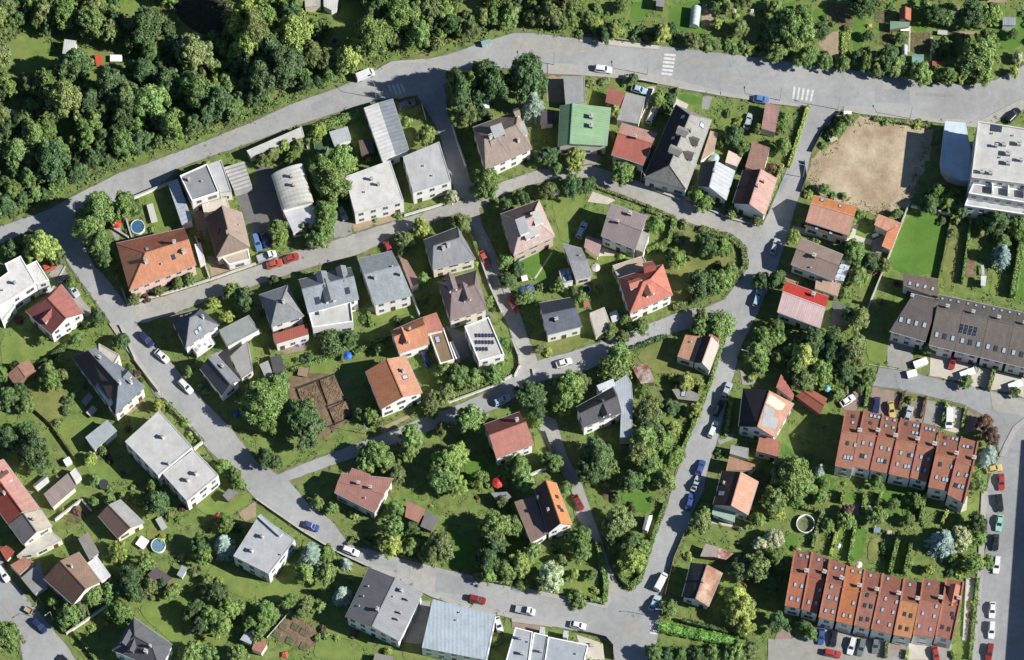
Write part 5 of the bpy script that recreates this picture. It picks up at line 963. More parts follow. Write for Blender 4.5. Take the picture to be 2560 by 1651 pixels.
# ---- the wood above the road and the hedgerow belt: individual trees filled in between the clearings
WOODP = [(p.x, p.y) for p in pts('0', (-30,-30,1310,-30,1420,20,1440,90,1329,76,1270,78,1117,128,1060,140,975,146,890,190,831,216,727,250,640,292,464,362,346,406,300,422,202,470,117,516,0,556,-30,560))]
CLEAR = [([(p.x, p.y)], r * 1.2) for p, r in [(W('11',270,500),4.6),(W('11',220,640),3.0),(W('11',640,440),2.2),(W('11',1250,60),3.4),(W('11',930,690),2.6),(W('11',900,540),2.0),(W('11',1060,550),1.8),(W('11',520,590),1.6),(W('12',850,180),4.0),(W('12',780,400),3.2),(W('12',690,20),2.6),(W('12',520,20),2.4),(W('12',1980,60),2.4),(W('12',40,120),2.2),(W('11',1160,700),1.5),(W('11',140,1020),1.6),(W('11',420,1110),1.4),(W('11',1700,310),1.8),(W('11',1180,640),1.8),(W('11',1400,120),2.2),(W('11',620,1240),1.6),(W('11',1900,40),3.6),(W('11',1880,200),3.2),(W('11',1750,120),3.0),(W('11',2000,250),1.6),(W('0',620,20),3.2),(W('0',634,70),3.2),(W('0',652,90),2.4)]]
rn = random.Random(5); placed = []
for k in range(10000):
    p = Vector((rn.uniform(-132, 19), rn.uniform(24, 86), 0))
    if not inside(p, WOODP): continue
    rad = rn.choice((1.5, 2.0, 2.5, 3.0, 3.5, 4.0, 4.6))
    if any(math.hypot(p.x - c[0][0], p.y - c[0][1]) < r + rad * .7 for c, r in CLEAR): continue
    if min(segdist(p, WOODP[i], WOODP[i - 1]) for i in range(4, len(WOODP) - 1)) < rad * .62: continue
    if any(math.hypot(p.x - x, p.y - y) < (rad + r) * .58 for x, y, r in placed): continue
    placed.append((p.x, p.y, rad))
WOODING[0] = True
for x, y, rad in placed:
    px, py = x / S + 1280, 825.5 - y / S
    hue = rn.choices('dkoyc', (10, 11, 4, .7, .0))[0]
    hs = 1.1
    if 585 < px < 690 and py < 140: hue = rn.choice('yoyd'); hs = 2.1
    tree(Vector((x, y, 0)), rad, hue, None, rn, hs)
WOODING[0] = False
belt = [(p.x, p.y) for p in pts('0', (1400,30,1480,40,1640,80,1800,100,1930,128,2100,150,2200,165,2320,180,2440,192,2440,206,2316,200,2193,178,1920,142,1648,108,1444,92))]
for k in range(5000):
    p = Vector((rn.uniform(9, 124), rn.uniform(58, 90), 0))
    if not inside(p, belt): continue
    rad = rn.choice((.9, 1.1, 1.3, 1.7, 2.1))
    if any(math.hypot(p.x - x, p.y - y) < (rad + r) * .62 for x, y, r in placed + TREES): continue
    placed.append((p.x, p.y, rad)); tree(p, rad, rn.choice('ddkoy'), None, rn)
# ---- loose shrubs that fill the borders of the allotments and gardens
def free(p, rad, road=1.0):
    if any(inside(p, P) for P in ROADS) or any(inside(p, P) for P in FOOT): return False
    if any(inside(p, P) for k, P in GROUNDS): return False
    for P in ROADS + FOOT:
        for i in range(len(P)):
            if segdist(p, P[i], P[i - 1]) < rad * road: return False
    return all(math.hypot(p.x - x, p.y - y) > (rad + r) * .72 for x, y, r in TREES)
allot = [(p.x, p.y) for p in pts('0', (1440,-20,2580,-20,2580,150,2440,190,2200,160,1900,120,1640,80,1480,40))]
n_ = 0
for k in range(900):
    p = Vector((rn.uniform(15, 130), rn.uniform(60, 84), 0)); rad = rn.choice((.7, .9, 1.2, 1.6, 2.1))
    if inside(p, allot) and free(p, rad): tree(p, rad, rn.choice('ddkoy'), None, rn); n_ += 1
    if n_ >= 55: break
n_ = 0
for k in range(2500):
    p = Vector((rn.uniform(-128, 118), rn.uniform(-80, 42), 0)); rad = rn.choice((.55, .7, .9, 1.1, 1.3))
    if not inside(p, WOODP) and free(p, rad): tree(p, rad, rn.choice('ddkoyyr'), None, rn); n_ += 1
    if n_ >= 112: break
# ---- low undergrowth, uncountable: one mass in the wood, one in the neglected garden corners
def scatter(name, label, poly, n, hues, seed, zmax=.9, s=(.14, .3), avoid=None):
    rq = random.Random(seed); mb = MB(); xs = [p[0] for p in poly]; ys = [p[1] for p in poly]
    ms = [mat('undergrowth_' + h, alb(HUE[h][0], 1.35), var=.4, scale=.6, rough=.9) for h in hues]
    for _ in range(n):
        c = Vector((rq.uniform(min(xs), max(xs)), rq.uniform(min(ys), max(ys)), 0))
        if not inside(c, poly) or (avoid and avoid(c)): continue
        h = rq.uniform(.15, zmax); m = rq.randrange(len(ms)); sp = rq.uniform(.25, .8)
        for _ in range(9):
            p = c + Vector((rq.gauss(0, sp * .6), rq.gauss(0, sp * .6), h * rq.uniform(.3, 1)))
            nr = Vector((rq.gauss(0, .5), rq.gauss(0, .5), 1)).normalized(); i = len(mb.m); leafquad(mb, p, nr, rq.uniform(*s), rq); mb.m[-1] = m
    o = mb.build(name, ms); struct(o, 'stuff'); tag(o, label, 'undergrowth'); return o
def not_clear(c): return any(math.hypot(c.x - q[0][0], c.y - q[0][1]) < r for q, r in CLEAR)
scatter('undergrowth', 'tangled green undergrowth covering the floor of the wood above the road', WOODP, 7000, 'dkoo', 3, avoid=not_clear)
whole = [(-130, -84), (130, -84), (130, 84), (-130, 84)]
def garden_avoid(c):
    if any(inside(c, P) for P in ROADS) or any(inside(c, P) for P in FOOT): return True
    for k, P in GROUNDS:
        if inside(c, P): return True
    return inside(c, WOODP)
scatter('ground_cover', 'patchy low garden plants filling the borders between lawns and paths', whole, 15000, 'dddko', 9, .6, (.09, .2), garden_avoid)

SP = [P for k, P in GROUNDS if k == 's'][0]
scatter('weeds', 'sparse low weeds creeping in along the edge of the sandy plot', SP, 420, 'oy', 21, .25, (.08, .2), lambda c: min(segdist(c, SP[i], SP[i - 1]) for i in range(len(SP))) > 2.2)
# ---- hedges
def hedge(t, a, w_, h, hue='d', rq=random):
    P = pts(t, a); mb = MB(); rq = random.Random(int(P[0].x * 97 + P[0].y * 31))
    for i in range(len(P) - 1):
        A, B = P[i], P[i + 1]; L = (B - A).length; d = (B - A) / L; n = Vector((-d.y, d.x, 0))
        mb.bar(A + Vector((0, 0, h * .43)), B + Vector((0, 0, h * .43)), w_ * .72, h * .84)
        for _ in range(int(L * (w_ + 2 * h) * 24)):
            u = rq.uniform(-.1, L + .1); v = rq.uniform(-(w_ / 2 + h), w_ / 2 + h)
            bul = 1 + .14 * math.sin(u * 1.9 + i) + rq.gauss(0, .07)
            if abs(v) < w_ / 2: p = A + d * u + n * v + Vector((0, 0, h * bul)); nr = Vector((0, 0, 1))
            else:
                s_ = 1 if v > 0 else -1; p = A + d * u + n * s_ * w_ / 2 * bul + Vector((0, 0, h - (abs(v) - w_ / 2))); nr = n * s_
            nr = (nr + Vector((rq.gauss(0, .5), rq.gauss(0, .5), rq.gauss(.2, .5)))).normalized()
            leafquad(mb, p, nr, rq.uniform(.11, .22), rq)
    c = sum(P, Vector()) / len(P); R_ = root('hedge', (P[0].x, P[0].y, 0)); o = mb.build('foliage', LEAF, R_)
    b = alb(HUE[hue][0], 1.08); o.color = (*b, 1)
    Ltot = sum((P[i + 1] - P[i]).length for i in range(len(P) - 1))
    look = ('long ' if Ltot > 16 else 'short ') + ('curving ' if len(P) > 3 else '') + HUE[hue][1] + ' clipped hedge'
    auto(R_, look, 'hedge', ((P[0].x + P[-1].x) / 2, (P[0].y + P[-1].y) / 2), 'garden hedges')
for t, a, w_, h, hu in [('23',(1720,640,2000,725,2125,830,2140,985,2050,1110,1700,1280,1480,1370),1.5,1.2,'o'),('23',(1490,560,1440,760,1235,845),1.1,1.5,'d'),('23',(770,255,1240,430,1500,540),.6,.8,'o'),
 ('43',(990,780,1085,885,1175,810),1.3,1.7,'d'),('43',(1180,800,1280,470,1410,110),1.0,1.5,'d'),('33',(1560,1180,1830,520,1920,180),.9,1.5,'d'),('43',(790,480,865,850,850,1015,720,990),1.3,1.5,'d'),
 ('43',(1345,1245,2060,1390),2.4,1.5,'g'),('43',(1560,1190,2150,1345),.8,1.9,'k'),('12',(545,1205,950,1060),1.8,1.8,'d'),('24',(2335,690,2235,1270),1.5,2.6,'d'),('24',(1855,560,1775,1140),.5,1.8,'d'),('24',(2080,700,2060,1000),.8,1.6,'d'),  # narrowest hedge here is added in place of a trellis and its shadow
 ('44',(310,150,500,190,460,300,405,520),.9,1.6,'o'),('44',(650,300,570,590),.8,1.4,'y'),('44',(800,310,740,640),.8,1.6,'d'),('44',(1190,440,1110,760),.9,2.4,'d'),('44',(1310,480,1245,760),.8,2.2,'d'),('44',(1640,190,1590,300),.8,1.6,'y'),('44',(880,20,860,200),.6,1.6,'d'),
 ('44',(1430,60,1390,280),.8,2.6,'d'),('44',(690,10,670,110),.7,2.2,'y'),('44',(1030,20,1010,140),.7,1.8,'d'),('44',(1090,1360,1075,1530),.7,1.3,'o'),('44',(1275,1460,1265,1540),.7,1.2,'y'),('44',(1920,800,1850,1540),.9,1.2,'d'),
 ('34',(2085,380,2015,620),.9,2.0,'o'),('34',(1245,640,1200,790),.6,1.2,'r'),('34',(1445,680,1400,870),.6,1.2,'r'),('34',(1640,730,1595,920),.7,1.6,'d'),('34',(1815,780,1775,960),.6,1.4,'d'),('34',(915,580,890,770),.8,1.4,'d'),
 ('33',(1440,500,1590,520,1750,565,1690,860),1.6,1.5,'y'),('33',(1930,700,2010,690,1960,1030),1.0,1.0,'y'),('41',(720,1010,1050,990,1060,880),1.4,1.8,'d'),('41',(470,1130,600,1290),.9,1.2,'d'),('32',(330,430,780,285),.8,.9,'d'),
 ('22',(1645,1040,2035,965),.8,1.0,'y'),('22',(1965,640,2045,900),.6,1.2,'d'),('14',(365,985,190,1540),.8,1.3,'y'),('24',(130,60,-20,470),.8,1.2,'y'),('14',(970,1095,1500,1165),1.0,.9,'o'),('14',(715,300,700,520),1.9,.5,'y'),
 ('22',(1030,1400,1060,1540),.8,1.4,'d'),('32',(1230,110,900,280),.9,1.2,'d'),('32',(630,170,870,110),1.4,1.6,'k'),('31',(640,190,340,400),.6,1.2,'k'),('41',(690,1300,880,1540),.8,1.3,'d'),('33',(800,1090,830,1380),.4,1.2,'k'),
 ('42',(840,490,900,420,1130,530,1500,640),.5,1.0,'o'),('42',(2000,780,2347,850),1.2,1.4,'d'),('31',(1500,710,1700,900),.7,1.2,'d'),('31',(1750,960,1870,1090),.6,1.1,'o'),('31',(1880,1230,2250,1510),1.4,1.4,'d'),('33',(1080,250,1420,120),.8,1.3,'k'),
 ('21',(1480,1200,1780,1110),.8,1.0,'o'),('13',(1480,960,1520,830),.6,1.4,'k'),('23',(1240,470,1400,520),.8,1.0,'o'),('33',(1420,1180,1330,1380),1.0,1.6,'d')]: hedge(t, a, w_, h, hu)

# ================================================================== garden walls and fences
def wall(t, a, h=1.0, m=None, w_=.28, look='low pale garden wall'):
    P = pts(t, a); R_ = root('garden_wall', (P[0].x, P[0].y, 0)); mb = MB(); cp = MB()
    for i in range(len(P) - 1):
        d = (P[i + 1] - P[i]).normalized() * (.0 if i == len(P) - 2 else w_ / 2)
        mb.bar(P[i] + Vector((0, 0, h / 2)), P[i + 1] + d + Vector((0, 0, h / 2)), w_, h); cp.bar(P[i] + Vector((0, 0, h + .03)), P[i + 1] + d + Vector((0, 0, h + .03)), w_ + .1, .06)
    mb.build('wall', m or CREAM, R_); cp.build('coping', CONC, R_)
    auto(R_, look, 'wall', ((P[0].x + P[-1].x) / 2, (P[0].y + P[-1].y) / 2), 'garden walls')
pm = MB(); pm.box((0, 0, .75), (.05, .05, .75)); POST = pm.mesh('post', DARK)
def fence(t, a, h=1.3, m=WOOD, look='brown board fence', gap=0.0):
    P = pts(t, a); R_ = root('fence', (P[0].x, P[0].y, 0)); off = OFF[R_.name]
    for i in range(len(P) - 1):
        L = (P[i + 1] - P[i]).length; n = max(1, round(L / 2.4))
        for k in range(n):
            a0, b0 = P[i].lerp(P[i + 1], k / n), P[i].lerp(P[i + 1], (k + 1) / n)
            o = bpy.data.objects.new('post', POST); col.objects.link(o); o.parent = R_; o.location = a0 - off; o.scale = (1, 1, (h + .1) / 1.5)
            mb = MB(); mb.bar(a0 + Vector((0, 0, h / 2 + .05)), b0 + Vector((0, 0, h / 2 + .05)), .05, h - .1); mb.build('panel', m, R_)
    auto(R_, look, 'fence', ((P[0].x + P[-1].x) / 2, (P[0].y + P[-1].y) / 2), 'garden fences')
BW = mat('brown_wall', alb((150, 128, 108)), var=.2, scale=1)
for t, a, h, m, lk in [('21',(1180,380,1540,230),1.2,WHT,'white garden wall'),('21',(1120,1190,1170,1330,1560,1220,1930,1105,2347,960),.8,CREAM,'long beige front wall'),('22',(1360,520,1730,410),.9,WHT,'white garden wall'),
 ('12',(1800,1160,1850,1330,1925,1540),1.5,WHT,'tall white side wall'),('24',(1300,400,1222,590,1130,835,1040,1060,905,1390),1.3,WHT,'long white boundary wall'),('24',(1310,435,1680,515),1.3,CREAM,'beige wall above the bright lawn'),
 ('32',(1760,730,2150,585,2347,480),.8,WHT,'curving white front wall'),('33',(20,490,70,390,60,300,0,150),.9,WHT,'curving white corner wall'),('31',(1240,340,1460,630),.9,CREAM,'low beige front wall'),('31',(1510,690,1860,1085),.9,BW,'brown front wall'),
 ('42',(0,70,440,375,740,555,1030,690),.8,BW,'long brown front wall'),('41',(610,1310,780,1195,1040,1010),1.2,CREAM,'cream garden wall'),('41',(510,270,745,90),1.4,WHT,'white garden wall'),('41',(750,80,840,180),1.2,CREAM,'short cream wall'),
 ('13',(1480,1005,1525,820),1.0,WHT,'white pillar wall'),('13',(1525,820,1780,862,1905,885),.9,WHT,'white front wall'),('13',(1170,748,1330,780),1.2,BW,'brown front wall'),('21',(390,470+870,600,980),.2,CREAM,'kerb-like low wall'),
 ('31',(1100,20,1240,330),.7,CREAM,'low beige front wall'),('33',(190,420,250,780),.6,WHT,'low white wall'),('33',(105,1425,310,1335),1.4,WHT,'white garden wall'),('22',(1430,1250,1500,1440),1.6,WHT,'white screen wall'),('22',(2045,880,2150,1180,2250,1400),.9,CREAM,'beige lane wall'),
 ('31',(1780,1160,1860,1095),1.4,CREAM,'short cream gate wall'),('23',(1200,180,1320,290,1540,370),.7,GRYW,'low grey front wall'),('23',(1600,370,1980,540,2250,610),.6,BW,'low brown front wall'),('12',(410,1175,475,1370),1.2,CREAM,'pale side wall'),('21',(1790,700,1920,1085),.9,CREAM,'pale side wall'),
 ('21',(1110,590,1020,620,1180,720),.8,CREAM,'pale terrace wall'),('21',(1150,520,1210,720),.8,CREAM,'pale terrace edge wall'),('44',(1820,800,1790,1330),.4,WHT,'low white border')]: wall(t, a, h, m, look=lk)
for t, a, h, m, lk in [('14',(670,1030,600,1090,480,1250,400,1400),1.2,DARK,'black guard fence'),('24',(1680,520,1620,800,1565,1090),1.5,DARK,'dark panel fence'),('31',(310,790,465,925,690,1245),1.2,mat('orange_boards',alb((176,124,78)),var=.2),'orange-brown board fence'),
 ('41',(180,765,360,1000,500,1185,600,1305),1.2,DARK,'dark street fence'),('43',(600,1290,720,1310,860,1345,925,1420,930,1540),1.7,DARK,'curved dark corner fence'),('32',(380,590,550,530,720,465),.2,DARK,'low shuttering edge'),('43',(1400,960,1480,620,1600,340),1.4,WOOD,'brown street fence'),
 ('33',(300,990,380,1210,540,1530),1.0,WOOD,'brown lane fence'),('23',(1640,290,1200,190),.1,DARK,'low grey edging'),('12',(1520,970,1560,1110),1.6,GRYW,'pale gate fence'),('13',(1300,820,1180,1100),1.0,WHT,'white drive fence'),('31',(650,160,330,400),1.1,WOOD,'brown lawn fence'),
 ('24',(20,420,0,500),1.0,WOOD,'brown kerb fence'),('24',(330,20,350,170,300,300),1.2,DARK,'dark plot fence'),('42',(100,1345,310,1105),.9,CONC,'concrete bed fence'),('13',(650,340,1350,425),1.0,DARK,'dark roadside railing'),('32',(100,180,140,290),1.2,WOOD,'brown yard fence'),
 ('34',(920,380,1280,440),.6,WHT,'white kerb fence'),('41',(0,700,100,800),1.0,GRYW,'grey gate fence')]:
    if h > .15: fence(t, a, h, m, lk)
# foundations being dug beside the big orange house
R_ = root('soil_plot', W('32', 620, 700)); SOIL = LAWN['d']
for q in ((378,602,548,542,640,745,560,790,420,720),(585,525,718,472,800,660,658,738),(672,792,822,712,872,832,720,912)):
    P = ccw(pts('32', q)); c = sum(P, Vector()) / len(P); mb = MB(); mb.prism(P, 0, .45); rq = random.Random(1)
    for _ in range(260):
        u = P[rq.randrange(len(P))].lerp(P[rq.randrange(len(P))], rq.random()).lerp(c, rq.random() * .9); s_ = rq.uniform(.1, .28); mb.cone((u.x, u.y, .44), (u.x + .05, u.y, .44 + s_ * .7), s_, s_ * .3, 5)
    mb.build('soil_heap', SOIL, R_)
tm = MB()
for q in ((355,590,720,460),(560,530,720,930),(640,760,830,690),(660,945,880,850),(365,600,420,720)):
    a, b = W('32', q[0], q[1], .16), W('32', q[2], q[3], .16); tm.bar(a, b, .35, .05)
tm.build('trench', mat('damp_earth', (.03, .024, .02), var=.2), R_)  # flat near-black strips along the trench lines
tag(R_, 'freshly dug brown soil plot with dark trench lines left of the big orange house', 'soil plot')
R_ = root('vegetable_plot', W('42', 340, 1290))
for i, (x, y) in enumerate(((250,1240),(360,1240),(440,1290),(190,1310),(310,1370),(440,1420))):
    p = W('42', x, y); mb = MB(); rq = random.Random(i); g_ = i in (1, 3, 4)
    M = Matrix.Rotation(R(-28), 3, 'Z')
    mb.box((p.x, p.y, .18), (.95, .85, .1), 0, M)
    for k in range(140 if g_ else 30):
        q = M @ Vector((rq.uniform(-.9, .9), rq.choice((-.6, -.2, .2, .6)) + rq.gauss(0, .06), 0)); leafquad(mb, Vector((p.x + q.x, p.y + q.y, .38)), Vector((rq.gauss(0, .4), rq.gauss(0, .4), 1)).normalized(), .12, rq); mb.m[-1] = 1
    mb.build('bed', [LAWN['d'], mat('crop_leaves', alb((96,140,80)), var=.3)], R_)
tag(R_, 'fenced vegetable plot with green and bare square beds near the bottom edge', 'vegetable plot')

# ================================================================== vehicles
def loft(mb, secs, m=0):
    """secs: (x, halfwidth, z0, z1) cross-sections with chamfered shoulders"""
    rings = []
    for x, hw, z0, z1 in secs:
        c = min(.12, (z1 - z0) * .3)
        rings.append([Vector((x, -hw + .06, z0)), Vector((x, hw - .06, z0)), Vector((x, hw, z0 + .1)), Vector((x, hw, z1 - c)), Vector((x, hw - c, z1)), Vector((x, -hw + c, z1)), Vector((x, -hw, z1 - c)), Vector((x, -hw, z0 + .1))])
    for a, b in zip(rings, rings[1:]):
        for i in range(8): mb.poly([a[i], b[i], b[(i + 1) % 8], a[(i + 1) % 8]], m)
    mb.poly(rings[0], m); mb.poly(list(reversed(rings[-1])), m)
def cabin(mb, b0, b1, t0, t1, zb, zt, wb, wt):
    B = [Vector(q) for q in ((b0, -wb, zb), (b1, -wb, zb), (b1, wb, zb), (b0, wb, zb))]; Tq = [Vector(q) for q in ((t0, -wt, zt), (t1, -wt, zt), (t1, wt, zt), (t0, wt, zt))]
    for i in range(4): mb.poly([B[i], B[(i + 1) % 4], Tq[(i + 1) % 4], Tq[i]])
    c = sum(Tq, Vector()) / 4; U = [p.lerp(c, .12) + Vector((0, 0, .05)) for p in Tq]
    for i in range(4): mb.poly([Tq[i], Tq[(i + 1) % 4], U[(i + 1) % 4], U[i]])
    mb.poly(U)
    def pane(i, u0=.08, u1=.92, v0=.08, v1=.88):
        a, b, c_, d = B[i], B[(i + 1) % 4], Tq[(i + 1) % 4], Tq[i]; n = (b - a).cross(d - a).normalized() * .012
        f = lambda u, v: (a.lerp(b, u)).lerp(d.lerp(c_, u), v)
        q = [f(u0, v0), f(u1, v0), f(u1, v1), f(u0, v1)]; g_ = MB(); g_.poly([x + n for x in q]); g_.poly([x - n for x in reversed(q)])
        for k in range(4): g_.poly([q[k] - n, q[(k + 1) % 4] - n, q[(k + 1) % 4] + n, q[k] + n])
        return g_
    return pane
def make_vehicle(kind):
    b = MB(); prt = []
    if kind == 'car':
        loft(b, [(-2.1,.72,.32,.82),(-1.95,.82,.24,.95),(-1.2,.87,.22,.98),(.6,.88,.22,.97),(1.55,.85,.22,.88),(2.0,.78,.26,.78),(2.15,.66,.34,.66)])
        pane = cabin(b, -1.75, .98, -1.15, .2, .94, 1.46, .82, .60); hl, tl, ws = (2.06, .62), (-2.08, .75), (1.35, -1.3)
    elif kind == 'estate':
        loft(b, [(-2.25,.74,.32,.9),(-2.15,.83,.24,.98),(-1.2,.88,.22,1.0),(.7,.89,.22,.98),(1.6,.86,.22,.9),(2.1,.78,.26,.8),(2.25,.68,.34,.66)])
        pane = cabin(b, -2.15, 1.0, -1.95, .25, .96, 1.5, .83, .62); hl, tl, ws = (2.15, .64), (-2.24, .85), (1.42, -1.4)
    elif kind == 'van':
        loft(b, [(-2.5,.88,.3,1.05),(-2.4,.93,.25,1.1),(1.5,.93,.25,1.1),(2.2,.9,.25,1.0),(2.5,.8,.3,.85)])
        pane = cabin(b, -2.42, 1.9, -2.35, 1.25, 1.06, 1.95, .92, .82); hl, tl, ws = (2.42, .75), (-2.5, .9), (1.6, -1.6)
    elif kind == 'pickup':
        loft(b, [(-2.6,.9,.45,.62),(-2.5,.92,.4,.66),(.2,.92,.4,.66),(.4,.9,.25,1.05),(1.5,.9,.25,1.02),(2.4,.85,.28,.88),(2.55,.75,.34,.75)])
        pane = cabin(b, .25, 1.75, .35, 1.15, 1.0, 1.85, .88, .76); hl, tl, ws = (2.5, .7), (-2.6, .6), (1.6, -1.7)
        bed = MB(); bed.box((-1.2, 0, .72), (1.35, .98, .06)); [bed.box((-1.2, s_ * .96, .92), (1.35, .04, .18)) for s_ in (-1, 1)]; bed.box((-2.53, 0, .92), (.04, .94, .18)); bed.box((.12, 0, 1.0), (.04, .94, .3))
        prt.append(('cargo_bed', bed.mesh('cargo_bed', ZINC), False))
    else:  # camper
        loft(b, [(-3.2,.95,.4,.9),(-3.1,1.08,.35,1.1),(1.6,1.08,.35,1.1),(2.3,1.0,.3,1.05),(2.9,.9,.32,.95)])
        pane = cabin(b, -3.15, 2.1, -3.05, 1.5, 1.05, 2.6, 1.07, .98); hl, tl, ws = (2.85, .75), (-3.2, .95), (1.9, -1.9)
        h = MB(); h.box((-1.2, .3, 2.72), (.35, .35, .07)); h.box((.2, -.2, 2.7), (.3, .3, .05)); h.box((-2.4, 0, 2.7), (.35, .5, .05)); prt.append(('roof_hatch', h.mesh('roof_hatch', ZINC), False))
    prt.insert(0, ('body', b.mesh('body', CARP), True))
    prt.append(('windscreen', pane(1).mesh('windscreen', CARG), False))
    if kind in ('car', 'estate', 'pickup'): prt.append(('rear_window', pane(3).mesh('rear_window', CARG), False))
    lo, hi_ = (.06, .94) if kind in ('car', 'estate', 'pickup') else (.72, .95)
    for i in (0, 2):
        u = (lo, hi_) if i == 0 else (1 - hi_, 1 - lo); prt.append(('side_window', pane(i, u[0], u[1], .14, .86).mesh('side_window', CARG), False))
    for s_ in (-1, 1):
        m1 = MB(); m1.box((hl[0], s_ * .52, hl[1]), (.07, .16, .07)); prt.append(('headlight', m1.mesh('headlight', LAMPW), False))
        m1 = MB(); m1.box((tl[0] - .02, s_ * .6, tl[1]), (.05, .12, .08)); prt.append(('tail_light', m1.mesh('tail_light', LAMPR), False))
        for x in ws:
            yy = (.80 if kind in ('car', 'estate') else .86) * s_; m1 = MB(); m1.cone((x, yy - .1, .32), (x, yy + .1, .32), .32, .32, 14); m2 = MB(); m2.cone((x, yy - .112, .32), (x, yy + .112, .32), .2, .2, 10)
            prt.append(('wheel', m1.mesh('wheel', RUB), m2.mesh('rim', ZINC)))
    return prt
VEH = {k: make_vehicle(k) for k in ('car', 'estate', 'van', 'pickup', 'camper')}
LEN = dict(car=4.3, estate=4.5, van=5.0, pickup=5.15, camper=6.1)
CCOL = dict(white=((236,236,234),'white'),silver=((190,196,200),'silver'),grey=((120,124,128),'grey'),black=((44,46,52),'black'),red=((186,58,48),'red'),dred=((150,44,40),'dark red'),blue=((62,92,164),'blue'),navy=((44,58,104),'navy blue'),
 pale=((176,206,222),'pale blue'),teal=((150,214,190),'mint green'),yellow=((214,190,98),'yellow'),tan=((206,180,140),'tan'),orange=((206,84,54),'orange-red'),bblue=((92,136,196),'bright blue'))
def vehicle(t, x0, y0, x1, y1, c, kind='car'):
    a, b = W(t, x0, y0, .7), W(t, x1, y1, .7); p = (a + b) / 2; d = b - a; p.z = gz(p) or .1
    for k_, P_ in GROUNDS:
        pass
    R_ = root('parked_' + ('car' if kind in ('car', 'estate') else {'van': 'van', 'pickup': 'pickup', 'camper': 'camper_van'}[kind]), p, math.atan2(d.y, d.x))
    R_.scale = (.97, .97, .97); cc = alb(CCOL[c][0], 1.6)
    for nm, me, ex in VEH[kind]:
        o = child(nm, me, R_)
        if nm == 'body': o.color = (*cc, 1)
        if nm == 'wheel': child('rim', ex, o)
    auto(R_, CCOL[c][1] + ' ' + {'car': 'hatchback car', 'estate': 'estate car', 'van': 'van', 'pickup': 'flatbed pickup', 'camper': 'camper van'}[kind], 'car' if kind in ('car', 'estate') else 'van', (p.x, p.y), 'parked vehicles')
for q in [('12',920,725,1080,660,'white','van'),('12',1310,985,1460,930,'grey','estate'),('13',740,625,935,650,'white','estate'),('13',1095,805,1235,845,'pale'),('13',1250,1135,1315,985,'white','estate'),('13',2140,1190,2190,1040,'silver'),('13',2215,905,2350,925,'bblue'),
 ('24',35,870,90,725,'silver'),('23',2230,1335,2268,1205,'pale','estate'),('23',610,715,668,575,'pale','estate'),('22',260,925,382,880,'red'),('22',95,975,240,935,'orange'),('22',10,920,190,855,'white','pickup'),('22',1195,770,1240,860,'red'),('22',2065,860,2120,955,'orange'),('23',-20,1270,35,1375,'red'),
 ('22',-10,690,30,820,'bblue','estate'),('22',55,680,105,790,'navy'),('22',770,440,810,525,'silver'),('21',390,1005,492,962,'orange'),('21',490,1125,640,1075,'black','estate'),('21',640,1150,700,1230,'silver'),('31',1290,90,1395,200,'navy','estate'),('31',1420,240,1550,355,'white'),('31',1640,510,1765,640,'white','estate'),
 ('31',1765,295,1990,135,'white','camper'),('32',2180,735,2335,670,'pale','estate'),('32',1520,255,1590,385,'navy','estate'),('33',395,385,552,332,'white'),('33',1930,690,2002,535,'silver','estate'),('33',1860,835,1925,715,'black'),('33',1815,1035,1875,900,'white','estate'),('33',1700,1385,1752,1258,'blue'),('33',1658,1535,1712,1405,'silver'),
 ('43',1610,165,1652,20,'blue'),('43',570,35,640,165,'dred'),('43',1330,895,1402,760,'white','van'),('43',1270,1085,1335,960,'pale'),('43',15,1065,232,1115,'white','pickup'),('43',510,1205,697,1245,'white'),('42',1935,965,2122,1010,'dred','estate'),('42',775,510,965,580,'white','estate'),('42',415,285,600,350,'blue'),
 ('42',2205,1160,2240,1275,'white'),('41',305,1170,420,1290,'navy','estate'),('41',-20,680,80,830,'white','estate'),('41',560,1520,650,1600,'black'),('34',665,745,790,665,'white'),('34',1000,690,985,805,'navy'),('34',1120,720,1140,850,'yellow'),('34',1270,885,1305,775,'silver'),('34',1660,785,1655,955,'white','van'),('34',1710,290,1680,395,'red'),
 ('34',2025,1340,2118,1320,'yellow'),('34',2135,1390,2140,1510,'red'),('44',2115,35,2130,175,'black','estate'),('44',2130,220,2110,352,'teal'),('44',2090,400,2080,530,'black'),('44',2105,595,2085,750,'white','estate'),('44',2060,1018,2050,1150,'white'),('44',2055,1188,2042,1350,'white','estate'),('44',2042,1400,2015,1545,'dred','estate'),
 ('44',505,1465,680,1498,'red','estate'),('44',492,1258,482,1390,'blue'),('44',612,1275,590,1415,'black'),('44',785,1338,745,1492,'white','estate'),('44',872,1345,838,1505,'grey','estate'),('44',990,1330,978,1475,'grey'),('44',1525,1440,1545,1540,'red'),('14',2200,1110,2300,1010,'black','estate')]: vehicle(*q)

